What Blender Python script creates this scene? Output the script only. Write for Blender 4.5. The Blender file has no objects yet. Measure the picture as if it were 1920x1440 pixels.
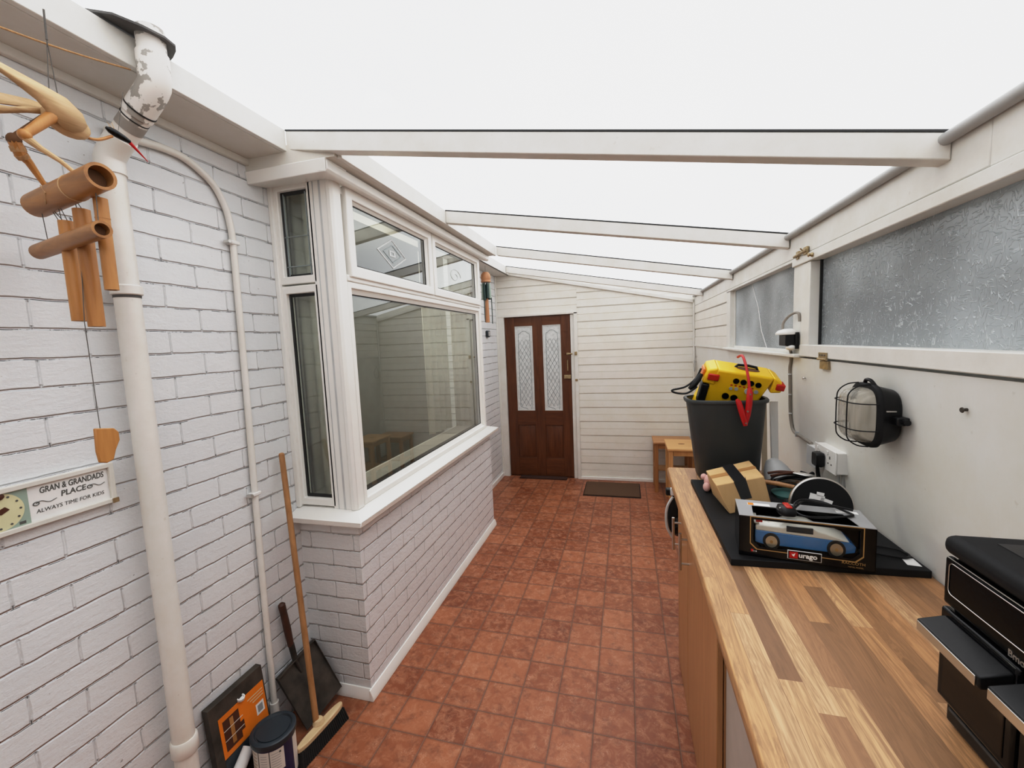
import bpy, math, random
from mathutils import Vector, Matrix
random.seed(7)
sc = bpy.context.scene
COL = sc.collection
PI = math.pi

# ------------------------------------------------------------------ materials
def _new(name):
    m = bpy.data.materials.new(name); m.use_nodes = True
    nt = m.node_tree
    for n in list(nt.nodes): nt.nodes.remove(n)
    out = nt.nodes.new('ShaderNodeOutputMaterial')
    return m, nt, out
def N(nt, t, **kw):
    n = nt.nodes.new(t)
    for k, v in kw.items():
        if k.startswith('i_'):
            n.inputs[int(k[2:])].default_value = v
        else:
            setattr(n, k, v)
    return n
def math_(nt, op, a, b=None, c=None, clamp=False):
    n = nt.nodes.new('ShaderNodeMath'); n.operation = op; n.use_clamp = clamp
    for i, v in enumerate((a, b, c)):
        if v is None: continue
        if isinstance(v, (int, float)): n.inputs[i].default_value = v
        else: nt.links.new(v, n.inputs[i])
    return n.outputs[0]
def mixc(nt, fac, a, b, mode='MIX'):
    n = nt.nodes.new('ShaderNodeMix'); n.data_type = 'RGBA'; n.blend_type = mode
    for i, v in ((0, fac), (6, a), (7, b)):
        if isinstance(v, (int, float)): n.inputs[i].default_value = v
        elif isinstance(v, tuple): n.inputs[i].default_value = (*v[:3], 1)
        else: nt.links.new(v, n.inputs[i])
    return n.outputs[2]
def ramp(nt, v, stops):
    n = nt.nodes.new('ShaderNodeValToRGB'); cr = n.color_ramp
    while len(cr.elements) > 1: cr.elements.remove(cr.elements[-1])
    for i, (p, c) in enumerate(stops):
        e = cr.elements[0] if i == 0 else cr.elements.new(p)
        e.position = p
        e.color = (c, c, c, 1) if isinstance(c, (int, float)) else (*c, 1)
    nt.links.new(v, n.inputs[0]); return n.outputs[0]
def pos(nt, scale=(1, 1, 1), order=None):
    g = nt.nodes.new('ShaderNodeNewGeometry')
    if order is None and scale == (1, 1, 1): return g.outputs[0]
    s = nt.nodes.new('ShaderNodeSeparateXYZ'); nt.links.new(g.outputs[0], s.inputs[0])
    c = nt.nodes.new('ShaderNodeCombineXYZ')
    for i, ax in enumerate(order or 'xyz'):
        if ax == '0': continue
        nt.links.new(math_(nt, 'MULTIPLY', s.outputs['xyz'.index(ax)], float(scale[i])), c.inputs[i])
    return c.outputs[0]
def noise(nt, vec, scale, detail=3, rough=.5, dist=0):
    n = nt.nodes.new('ShaderNodeTexNoise'); n.inputs['Scale'].default_value = scale
    n.inputs['Detail'].default_value = detail; n.inputs['Roughness'].default_value = rough
    n.inputs['Distortion'].default_value = dist
    if vec is not None: nt.links.new(vec, n.inputs['Vector'])
    return n.outputs[0]
def principled(nt, out, color=(.8, .8, .8), rough=.5, metal=0, bump=None, bstr=.3, bdist=.002, spec=.5, alpha=None, trans=0, coat=0, emit=None):
    p = nt.nodes.new('ShaderNodeBsdfPrincipled')
    if isinstance(color, tuple): p.inputs['Base Color'].default_value = (*color[:3], 1)
    else: nt.links.new(color, p.inputs['Base Color'])
    if isinstance(rough, (int, float)): p.inputs['Roughness'].default_value = rough
    else: nt.links.new(rough, p.inputs['Roughness'])
    p.inputs['Metallic'].default_value = metal
    p.inputs['Specular IOR Level'].default_value = spec
    p.inputs['Transmission Weight'].default_value = trans
    p.inputs['Coat Weight'].default_value = coat
    if bump is not None:
        b = nt.nodes.new('ShaderNodeBump'); b.inputs['Strength'].default_value = bstr; b.inputs['Distance'].default_value = bdist
        nt.links.new(bump, b.inputs['Height']); nt.links.new(b.outputs[0], p.inputs['Normal'])
    nt.links.new(p.outputs[0], out.inputs[0]); return p

def plain(name, color, rough=.5, metal=0, var=.06, nscale=12, bstr=.15, spec=.5, coat=0):
    """a colour with slight procedural mottling and fine bump"""
    m, nt, out = _new(name)
    v = pos(nt)
    n1 = noise(nt, v, nscale, 4)
    f = ramp(nt, n1, [(.3, 0.), (.7, 1.)])
    dark = tuple(c * (1 - var) for c in color); light = tuple(min(1, c * (1 + var)) for c in color)
    col = mixc(nt, f, dark, light)
    principled(nt, out, col, rough, metal, noise(nt, v, 180, 2), bstr, .0006, spec, coat=coat)
    return m

def painted(name, color=(.80, .78, .745), dirt=.12, axis='z', rough=.45):
    """old gloss painted timber: faint streaks along the grain, dirty patches"""
    m, nt, out = _new(name)
    sc_ = {'x': (3, 40, 40), 'y': (40, 3, 40), 'z': (40, 40, 3)}[axis]
    g = noise(nt, pos(nt, sc_), 1, 4, .6)
    d = noise(nt, pos(nt), 5, 6, .7)
    f = ramp(nt, d, [(.35, 0.), (.75, 1.)])
    c1 = mixc(nt, f, color, tuple(c * (1 - dirt) * k for c, k in zip(color, (1, .98, .93))))
    spots = ramp(nt, noise(nt, pos(nt), 60, 2, .4), [(.72, 0.), (.78, 1.)])
    c2 = mixc(nt, math_(nt, 'MULTIPLY', spots, .25), c1, (.45, .40, .34))
    principled(nt, out, c2, rough, 0, g, .25, .0015)
    return m

def wood(name, c1, c2, axis='y', rough=.4, scale=1.0, bstr=.15):
    m, nt, out = _new(name)
    s = {'x': (1.2, 14, 14), 'y': (14, 1.2, 14), 'z': (14, 14, 1.2)}[axis]
    s = tuple(a * scale for a in s)
    v = pos(nt, s)
    a = noise(nt, v, 2.2, 8, .6, .6)
    b = noise(nt, pos(nt, tuple(x * 5 for x in s)), 2.2, 4, .6)
    f = math_(nt, 'ADD', math_(nt, 'MULTIPLY', a, .75), math_(nt, 'MULTIPLY', b, .25))
    col = mixc(nt, ramp(nt, f, [(.32, 0.), (.66, 1.)]), c1, c2)
    principled(nt, out, col, rough, 0, b, bstr, .001)
    return m

def brick(name, order, off=(0, 0), tint=(.785, .795, .80)):
    m, nt, out = _new(name)
    base = pos(nt, (1, 1, 1), order)
    wob = nt.nodes.new('ShaderNodeTexNoise'); wob.inputs['Scale'].default_value = 14; wob.inputs['Detail'].default_value = 3
    nt.links.new(base, wob.inputs['Vector'])
    vm = nt.nodes.new('ShaderNodeVectorMath'); vm.operation = 'MULTIPLY_ADD'
    nt.links.new(wob.outputs[1], vm.inputs[0]); vm.inputs[1].default_value = (.008, .008, 0)
    ad = nt.nodes.new('ShaderNodeVectorMath'); ad.operation = 'ADD'; ad.inputs[1].default_value = (off[0], off[1], 0)
    nt.links.new(base, ad.inputs[0]); nt.links.new(ad.outputs[0], vm.inputs[2])
    def bt(mortar, smooth, vec):
        b = nt.nodes.new('ShaderNodeTexBrick')
        b.inputs['Scale'].default_value = 1; b.inputs['Brick Width'].default_value = .232; b.inputs['Row Height'].default_value = .0787
        b.inputs['Mortar Size'].default_value = mortar; b.inputs['Mortar Smooth'].default_value = smooth
        b.inputs['Color1'].default_value = (0, 0, 0, 1); b.inputs['Color2'].default_value = (1, 1, 1, 1); b.inputs['Mortar'].default_value = (.5, .5, .5, 1)
        nt.links.new(vec, b.inputs['Vector']); return b
    b1 = bt(.0052, 1.0, vm.outputs[0])
    # upper edge of each joint, where paint misses and the gap stays dark
    ad2 = nt.nodes.new('ShaderNodeVectorMath'); ad2.operation = 'ADD'; ad2.inputs[1].default_value = (.0, .0022, 0)
    nt.links.new(vm.outputs[0], ad2.inputs[0])
    b2 = bt(.0011, .3, ad2.outputs[0])
    gap = ramp(nt, noise(nt, base, 9, 5, .75), [(.505, 0.), (.54, 1.)])
    sy = nt.nodes.new('ShaderNodeSeparateXYZ'); nt.links.new(vm.outputs[0], sy.inputs[0])
    rowf = math_(nt, 'FRACT', math_(nt, 'ADD', math_(nt, 'DIVIDE', sy.outputs[1], .0787), .5))
    isbed = ramp(nt, math_(nt, 'ABSOLUTE', math_(nt, 'SUBTRACT', rowf, .5)), [(.10, 1.), (.12, .0)])   # bed joints stronger than perpends
    wgt = math_(nt, 'ADD', .5, math_(nt, 'MULTIPLY', isbed, .5))
    crack = math_(nt, 'MULTIPLY', b2.outputs['Fac'], math_(nt, 'MULTIPLY', gap, math_(nt, 'ADD', .12, math_(nt, 'MULTIPLY', isbed, .88))))
    thin = math_(nt, 'MULTIPLY', b2.outputs['Fac'], math_(nt, 'MULTIPLY', isbed, .26))
    grey = mixc(nt, b1.outputs['Color'], tuple(c * .965 for c in tint), tuple(min(1, c * 1.015) for c in tint))
    patch = ramp(nt, noise(nt, base, 3.2, 4, .6), [(.35, 0.), (.7, 1.)])
    c1 = mixc(nt, patch, grey, tuple(c * k for c, k in zip(tint, (.95, .955, .965))))
    c2 = mixc(nt, math_(nt, 'MULTIPLY', thin, 1.0), c1, tuple(c * .45 for c in tint))
    c3 = mixc(nt, math_(nt, 'MULTIPLY', crack, .92), c2, (.05, .047, .043))
    pits = ramp(nt, noise(nt, base, 62, 2, .4), [(.76, 0.), (.79, 1.)])
    c4 = mixc(nt, math_(nt, 'MULTIPLY', pits, .6), c3, (.2, .19, .175))
    rough_n = noise(nt, pos(nt, (1, 1.7, 1), order), 30, 6, .7)
    h = math_(nt, 'SUBTRACT', math_(nt, 'MULTIPLY', rough_n, .55), math_(nt, 'MULTIPLY', b1.outputs['Fac'], wgt))
    h = math_(nt, 'SUBTRACT', h, math_(nt, 'MULTIPLY', crack, .8))
    principled(nt, out, c4, .40, 0, h, .95, .0056)
    return m

def tiles(name):
    m, nt, out = _new(name)
    g = nt.nodes.new('ShaderNodeNewGeometry'); s = nt.nodes.new('ShaderNodeSeparateXYZ'); nt.links.new(g.outputs[0], s.inputs[0])
    S = .17204
    u = math_(nt, 'DIVIDE', math_(nt, 'ADD', s.outputs[0], 1.1921), S); v = math_(nt, 'DIVIDE', math_(nt, 'SUBTRACT', s.outputs[1], 1.4749), S)
    def edge(a):
        fr = math_(nt, 'FRACT', a); return math_(nt, 'MINIMUM', fr, math_(nt, 'SUBTRACT', 1.0, fr))
    e = math_(nt, 'MINIMUM', edge(u), edge(v))
    grout = ramp(nt, e, [(.006, 1.), (.016, 0.)])
    soft = ramp(nt, e, [(.0, 1.), (.07, 0.)])
    c = nt.nodes.new('ShaderNodeCombineXYZ'); nt.links.new(math_(nt, 'FLOOR', u), c.inputs[0]); nt.links.new(math_(nt, 'FLOOR', v), c.inputs[1])
    wn = nt.nodes.new('ShaderNodeTexWhiteNoise'); wn.noise_dimensions = '2D'; nt.links.new(c.outputs[0], wn.inputs['Vector'])
    # per tile offset for the cloudy figure
    vm = nt.nodes.new('ShaderNodeVectorMath'); vm.operation = 'MULTIPLY_ADD'; vm.inputs[1].default_value = (9, 9, 9)
    nt.links.new(wn.outputs['Color'], vm.inputs[0]); nt.links.new(g.outputs[0], vm.inputs[2])
    cloud = noise(nt, vm.outputs[0], 24, 6, .7, .8)
    base = mixc(nt, ramp(nt, wn.outputs['Value'], [(0., 0.), (1., 1.)]), (.225, .066, .027), (.375, .142, .066))
    base = mixc(nt, ramp(nt, cloud, [(.45, 0.), (.66, .7)]), base, (.47, .225, .125))
    dk = noise(nt, vm.outputs[0], 18, 6, .7)
    base = mixc(nt, ramp(nt, dk, [(.50, 0.), (.68, .5)]), base, (.130, .044, .025))
    # pale squiggles
    sw = nt.nodes.new('ShaderNodeTexNoise'); sw.inputs['Scale'].default_value = 30; sw.inputs['Detail'].default_value = 2; sw.inputs['Distortion'].default_value = 2.2
    nt.links.new(vm.outputs[0], sw.inputs['Vector'])
    ridge = math_(nt, 'ABSOLUTE', math_(nt, 'SUBTRACT', sw.outputs[0], .5))
    sq = math_(nt, 'MULTIPLY', ramp(nt, ridge, [(.0, 1.), (.022, 0.)]), ramp(nt, noise(nt, vm.outputs[0], 24, 2), [(.5, 0.), (.62, 1.)]))
    base = mixc(nt, math_(nt, 'MULTIPLY', sq, .6), base, (.60, .36, .25))
    base = mixc(nt, math_(nt, 'MULTIPLY', soft, .5), base, (.15, .045, .022))
    base = mixc(nt, math_(nt, 'MULTIPLY', grout, .85), base, (.17, .105, .075))
    h = math_(nt, 'SUBTRACT', math_(nt, 'MULTIPLY', cloud, .3), grout)
    rg = math_(nt, 'ADD', .34, math_(nt, 'MULTIPLY', cloud, .2))
    principled(nt, out, base, rg, 0, h, .35, .0025, .45)
    return m

def butcher(name):
    m, nt, out = _new(name)
    v = pos(nt, (1, 1, 1), 'yx0')
    def bt(off, w, freq):
        ad = nt.nodes.new('ShaderNodeVectorMath'); ad.operation = 'ADD'; ad.inputs[1].default_value = (off, -.186, 0)
        nt.links.new(v, ad.inputs[0])
        b = nt.nodes.new('ShaderNodeTexBrick'); b.offset = .37; b.offset_frequency = freq; b.squash = 1.25; b.squash_frequency = 3
        b.inputs['Scale'].default_value = 1; b.inputs['Brick Width'].default_value = w; b.inputs['Row Height'].default_value = .0405
        b.inputs['Mortar Size'].default_value = .0004; b.inputs['Mortar Smooth'].default_value = .2
        b.inputs['Color1'].default_value = (0, 0, 0, 1); b.inputs['Color2'].default_value = (1, 1, 1, 1); b.inputs['Mortar'].default_value = (.3, .3, .3, 1)
        nt.links.new(ad.outputs[0], b.inputs['Vector']); return b
    b = bt(3.13, .52, 2)
    # per-stave shift so the grain breaks at each stave
    sh = nt.nodes.new('ShaderNodeVectorMath'); sh.operation = 'MULTIPLY_ADD'; sh.inputs[1].default_value = (5, 7, 3)
    nt.links.new(b.outputs['Color'], sh.inputs[0]); nt.links.new(pos(nt, (30, 2.2, 30)), sh.inputs[2])
    g1 = noise(nt, sh.outputs[0], 1.0, 6, .6, 1.8)
    sh2 = nt.nodes.new('ShaderNodeVectorMath'); sh2.operation = 'MULTIPLY_ADD'; sh2.inputs[1].default_value = (5, 7, 3)
    nt.links.new(b.outputs['Color'], sh2.inputs[0]); nt.links.new(pos(nt, (240, 9, 200)), sh2.inputs[2])
    g2 = noise(nt, sh2.outputs[0], 1.0, 3, .6)
    col = ramp(nt, b.outputs['Color'], [(0., (.22, .118, .058)), (.30, (.33, .185, .095)), (.45, (.52, .285, .135)), (.75, (.61, .355, .175)), (1., (.68, .44, .25))])
    col = mixc(nt, math_(nt, 'MULTIPLY', ramp(nt, g1, [(.44, 0.), (.50, .75), (.56, .1), (.62, 1.)]), .55), col, (.16, .085, .042))
    col = mixc(nt, math_(nt, 'MULTIPLY', ramp(nt, g2, [(.4, 0.), (.62, 1.)]), .42), col, (.27, .15, .075))
    kn = ramp(nt, noise(nt, pos(nt, (1, .6, 1)), 9, 1, .3), [(.79, 0.), (.80, 1.)])
    col = mixc(nt, math_(nt, 'MULTIPLY', kn, .8), col, (.07, .035, .02))
    col = mixc(nt, math_(nt, 'MULTIPLY', b.outputs['Fac'], .5), col, (.2, .11, .06))
    principled(nt, out, col, .38, 0, g2, .06, .0006, .35)
    return m

def clear_glass(name, tint=(.80, .84, .82), refl=1.35, rough=0.0):
    m, nt, out = _new(name)
    t = nt.nodes.new('ShaderNodeBsdfTransparent'); t.inputs[0].default_value = (*tint, 1)
    g = nt.nodes.new('ShaderNodeBsdfGlossy'); g.inputs['Roughness'].default_value = rough; g.inputs[0].default_value = (.95, .97, .96, 1)
    f = nt.nodes.new('ShaderNodeFresnel'); f.inputs[0].default_value = 1.5
    gg = nt.nodes.new('ShaderNodeNewGeometry')      # only the outer skin of the sheet reflects
    fac = math_(nt, 'MULTIPLY', math_(nt, 'MULTIPLY', f.outputs[0], refl, clamp=True), math_(nt, 'SUBTRACT', 1.0, gg.outputs['Backfacing']))
    mx = nt.nodes.new('ShaderNodeMixShader'); nt.links.new(fac, mx.inputs[0]); nt.links.new(t.outputs[0], mx.inputs[1]); nt.links.new(g.outputs[0], mx.inputs[2])
    nt.links.new(mx.outputs[0], out.inputs[0]); return m

def obscured_glass(name, tint=(.70, .73, .745), fine=False):
    m, nt, out = _new(name)
    k = 1.5 if fine else 1.0
    a = noise(nt, pos(nt, (1, 22 * k, 62 * k)), 1.3, 1, .5, .2)
    b = noise(nt, pos(nt, (1, 62 * k, 22 * k)), 1.3, 1, .5, .2)
    ra = ramp(nt, math_(nt, 'ABSOLUTE', math_(nt, 'SUBTRACT', a, .5)), [(0., 1.), (.035, 0.)])
    rb = ramp(nt, math_(nt, 'ABSOLUTE', math_(nt, 'SUBTRACT', b, .5)), [(0., 1.), (.035, 0.)])
    sel = ramp(nt, noise(nt, pos(nt), 30, 1), [(.47, 0.), (.53, 1.)])
    pat = math_(nt, 'ADD', math_(nt, 'MULTIPLY', ra, sel), math_(nt, 'MULTIPLY', rb, math_(nt, 'SUBTRACT', 1.0, sel)))
    big = noise(nt, pos(nt), 2.2, 2)
    col = mixc(nt, ramp(nt, big, [(.35, 0.), (.65, 1.)]), tuple(c * .45 for c in tint), tuple(c * .85 for c in tint))
    col = mixc(nt, math_(nt, 'MULTIPLY', pat, .60), col, (.86, .89, .90))
    bp = nt.nodes.new('ShaderNodeBump'); bp.inputs['Strength'].default_value = .8; bp.inputs['Distance'].default_value = .003; nt.links.new(pat, bp.inputs['Height'])
    tr = nt.nodes.new('ShaderNodeBsdfTranslucent'); nt.links.new(col, tr.inputs[0]); nt.links.new(bp.outputs[0], tr.inputs[1])
    df = nt.nodes.new('ShaderNodeBsdfDiffuse'); nt.links.new(col, df.inputs[0]); nt.links.new(bp.outputs[0], df.inputs['Normal'])
    gl = nt.nodes.new('ShaderNodeBsdfGlossy'); gl.inputs['Roughness'].default_value = .18; nt.links.new(bp.outputs[0], gl.inputs['Normal'])
    m1 = nt.nodes.new('ShaderNodeMixShader'); m1.inputs[0].default_value = .38; nt.links.new(tr.outputs[0], m1.inputs[1]); nt.links.new(df.outputs[0], m1.inputs[2])
    m2 = nt.nodes.new('ShaderNodeMixShader'); m2.inputs[0].default_value = .16; nt.links.new(m1.outputs[0], m2.inputs[1]); nt.links.new(gl.outputs[0], m2.inputs[2])
    nt.links.new(m2.outputs[0], out.inputs[0]); return m

W_ = (.79, .78, .745)
def ribbed(name):
    m, nt, out = _new(name)
    p = nt.nodes.new('ShaderNodeBsdfPrincipled'); v = noise(nt, pos(nt, (1, 60, 2)), 2, 1)
    nt.links.new(ramp(nt, v, [(.35, (.40, .37, .31)), (.65, (.56, .53, .46))]), p.inputs['Base Color']); p.inputs['Roughness'].default_value = .12
    t = nt.nodes.new('ShaderNodeBsdfTransparent'); mx = nt.nodes.new('ShaderNodeMixShader'); mx.inputs[0].default_value = .48
    nt.links.new(t.outputs[0], mx.inputs[1]); nt.links.new(p.outputs[0], mx.inputs[2]); nt.links.new(mx.outputs[0], out.inputs[0]); return m
def worn(name):
    m, nt, out = _new(name)
    f = ramp(nt, noise(nt, pos(nt), 17, 4, .6), [(.555, 0.), (.575, 1.)])
    c = mixc(nt, math_(nt, 'MULTIPLY', f, .8), (.80, .765, .72), (.27, .25, .22))
    principled(nt, out, c, .4, 0, f, .3, .001); return m
M = dict(etch=plain('etched_line', (.60, .62, .62), .5), blackp=plain('black_panel', (.003, .003, .003), .16, spec=.12), pipew=worn('worn_painted_pipe'), ribbed=ribbed('ribbed_glass'), film=clear_glass('clear_film', (.97, .97, .97), .5), 
    wz=painted('painted_timber_upright', W_, .10, 'z'), wy=painted('painted_timber_long', W_, .12, 'y'), wx=painted('painted_timber_cross', (.78, .765, .73), .14, 'x'),
    soffit=painted('painted_soffit', (.72, .695, .65), .08, 'y'),
    clad=painted('painted_cladding', (.82, .80, .75), .07, 'x', .5), clady=painted('painted_cladding_side', (.80, .775, .725), .08, 'y', .5),
    board=painted('painted_board', (.775, .77, .738), .06, 'z', .55),
    upvc=plain('upvc', (.86, .845, .805), .28, var=.03, nscale=4, bstr=.03), seal=plain('rubber_seal_and_gap', (.02, .02, .02), .5),
    brick_l=brick('painted_brick_left', 'yz0', (.05, -.013)), brick_b=brick('painted_brick_bay', 'yz0', (.11, -.0225), (.785, .795, .81)), brick_r=brick('painted_brick_return', 'xz0', (.06, -.0225), (.76, .76, .755)),
    floor=tiles('terracotta_vinyl_tiles'), worktop=butcher('butcher_block_laminate'),
    cab=wood('beech_foil', (.40, .20, .085), (.52, .285, .13), 'z', .35), cabd=plain('cabinet_dark_edge', (.10, .05, .03), .6),
    door=wood('stained_door_upright', (.075, .022, .008), (.17, .058, .020), 'z', .33), doorx=wood('stained_door_cross', (.075, .022, .008), (.17, .058, .020), 'x', .33),
    glass=clear_glass('window_glass', (.86, .885, .86), 2.6), roofg=clear_glass('roof_sheet', (.97, .97, .975), .25),
    obsc=obscured_glass('obscured_glass_large'), obsf=obscured_glass('obscured_glass_small', (.86, .885, .895), True),
    frost=plain('etched_glass', (.68, .70, .69), .25, var=.12, nscale=40), lead=plain('glazing_lead', (.30, .34, .35), .4), leadl=plain('pale_ornament', (.70, .72, .70), .4),
    steel=plain('brushed_steel', (.62, .60, .57), .28, 1.0, .04), brass=plain('tarnished_brass', (.42, .33, .20), .42, .8, .2, 60),
    black=plain('black_plastic', (.010, .010, .011), .34, spec=.35), blackm=plain('black_matt', (.012, .012, .013), .6, spec=.25), blackg=plain('black_gloss', (.004, .004, .005), .12, spec=.35),
    ovenglass=plain('oven_glass', (.014, .008, .005), .07, spec=.45),
    bamboo=wood('bamboo', (.36, .155, .042), (.56, .29, .10), 'z', .38, .7), bamboox=wood('bamboo_across', (.24, .105, .03), (.45, .225, .075), 'x', .38, .7), leaf=wood('dried_leaf', (.44, .28, .14), (.66, .47, .28), 'y', .6, 1.3),
    bambd=plain('bamboo_inside', (.16, .075, .03), .7), string=plain('grey_string', (.13, .12, .11), .8), twine=plain('brown_twine', (.42, .25, .12), .8, var=.2, nscale=200),
    red=plain('red_plastic', (.48, .012, .012), .35), orangel=plain('orange_lens', (.80, .22, .05), .3), navyb=plain('dark_blue', (.03, .09, .2), .3), redl=plain('red_lens', (.50, .028, .015), .25), orange=plain('orange_print', (.80, .235, .02), .4, var=.08), yellow=plain('yellow_plastic', (.83, .52, .015), .34, var=.04),
    pipe=painted('painted_pipe', (.80, .775, .735), .10, 'z', .35), pipeg=plain('bare_pipe_patch', (.33, .30, .27), .6), grime=plain('roof_grime', (.10, .095, .09), .8, var=.3),
    bin=plain('grey_bin_plastic', (.046, .049, .048), .42, var=.05), card=wood('cardboard', (.56, .36, .17), (.64, .43, .22), 'z', .8, .3), tape=plain('parcel_tape', (.45, .25, .10), .35), btape=plain('black_tape', (.02, .02, .022), .22),
    white=plain('white_plastic', (.80, .79, .765), .3, var=.02), paper=plain('white_paper', (.82, .81, .79), .7), offw=plain('offwhite_print', (.70, .67, .61), .5), grey=plain('grey_paint', (.42, .42, .41), .5), lgrey=plain('light_grey_plastic', (.56, .57, .57), .35),
    cable=plain('grey_cable', (.30, .27, .235), .5), navy=plain('navy_print', (.018, .02, .085), .3), tin=plain('dark_blue_lid', (.030, .040, .050), .35), rust=plain('old_iron', (.075, .062, .050), .6, .3, .45, 14, .6),
    ash=wood('ash_handle', (.30, .145, .055), (.46, .25, .11), 'z', .4, 1.2), dkhandle=plain('dark_wood_handle', (.075, .03, .018), .5, var=.3), broomw=wood('broom_head_wood', (.55, .40, .22), (.72, .56, .36), 'y', .6), bristle=plain('bristles', (.016, .015, .014), .9, var=.5, nscale=400, bstr=1),
    stool=wood('pale_stool_wood', (.60, .33, .13), (.72, .44, .20), 'x', .45), stoolz=wood('pale_stool_leg', (.52, .27, .10), (.64, .37, .16), 'z', .45), stoold=wood('dark_stool_wood', (.33, .145, .05), (.46, .23, .09), 'z', .45), stooldx=wood('dark_stool_top', (.40, .20, .085), (.52, .29, .13), 'x', .45),
    mat=plain('coir_mat', (.115, .062, .034), .95, var=.35, nscale=220, bstr=1.0), wbar=plain('dark_weather_bar', (.055, .022, .014), .9, var=.3, nscale=150, bstr=1),
    green=plain('sage_print', (.34, .42, .36), .5), cream=plain('dial_cream', (.68, .64, .42), .5), ink=plain('grey_ink', (.11, .11, .10), .6), brownp=plain('brown_print', (.10, .035, .018), .5),
    blue=plain('metallic_blue', (.06, .21, .45), .25, .0, coat=.5), carw=plain('car_cream', (.66, .65, .58), .25, coat=.4), gold=plain('gold_print', (.42, .26, .10), .45), greycard=plain('grey_box_card', (.33, .33, .33), .5),
    tyre=plain('tyre', (.02, .02, .02), .7), rim=plain('wheel_gold', (.55, .50, .38), .3, .7), teal=plain('dark_teal', (.03, .10, .09), .6, var=.4), pink=plain('pink_cloth', (.66, .40, .37), .8),
    chimeg=plain('dark_green_glaze', (.02, .05, .045), .3, var=.3, nscale=60), chimet=wood('terracotta_bead', (.42, .20, .10), (.55, .29, .15), 'z', .5),
    lampglass=clear_glass('lamp_glass', (.86, .84, .78), 1.2, .08), bulb=plain('frosted_bulb', (.62, .59, .52), .35),
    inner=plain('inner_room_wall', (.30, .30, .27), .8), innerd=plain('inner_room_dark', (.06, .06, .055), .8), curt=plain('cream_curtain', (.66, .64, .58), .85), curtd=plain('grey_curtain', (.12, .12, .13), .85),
    outgrey=plain('outside_grey', (.20, .22, .21), .8, var=.35, nscale=3), fridge=plain('grey_enamel', (.50, .46, .42), .4), battery=plain('wood_strip', (.62, .52, .38), .6),
)

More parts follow.
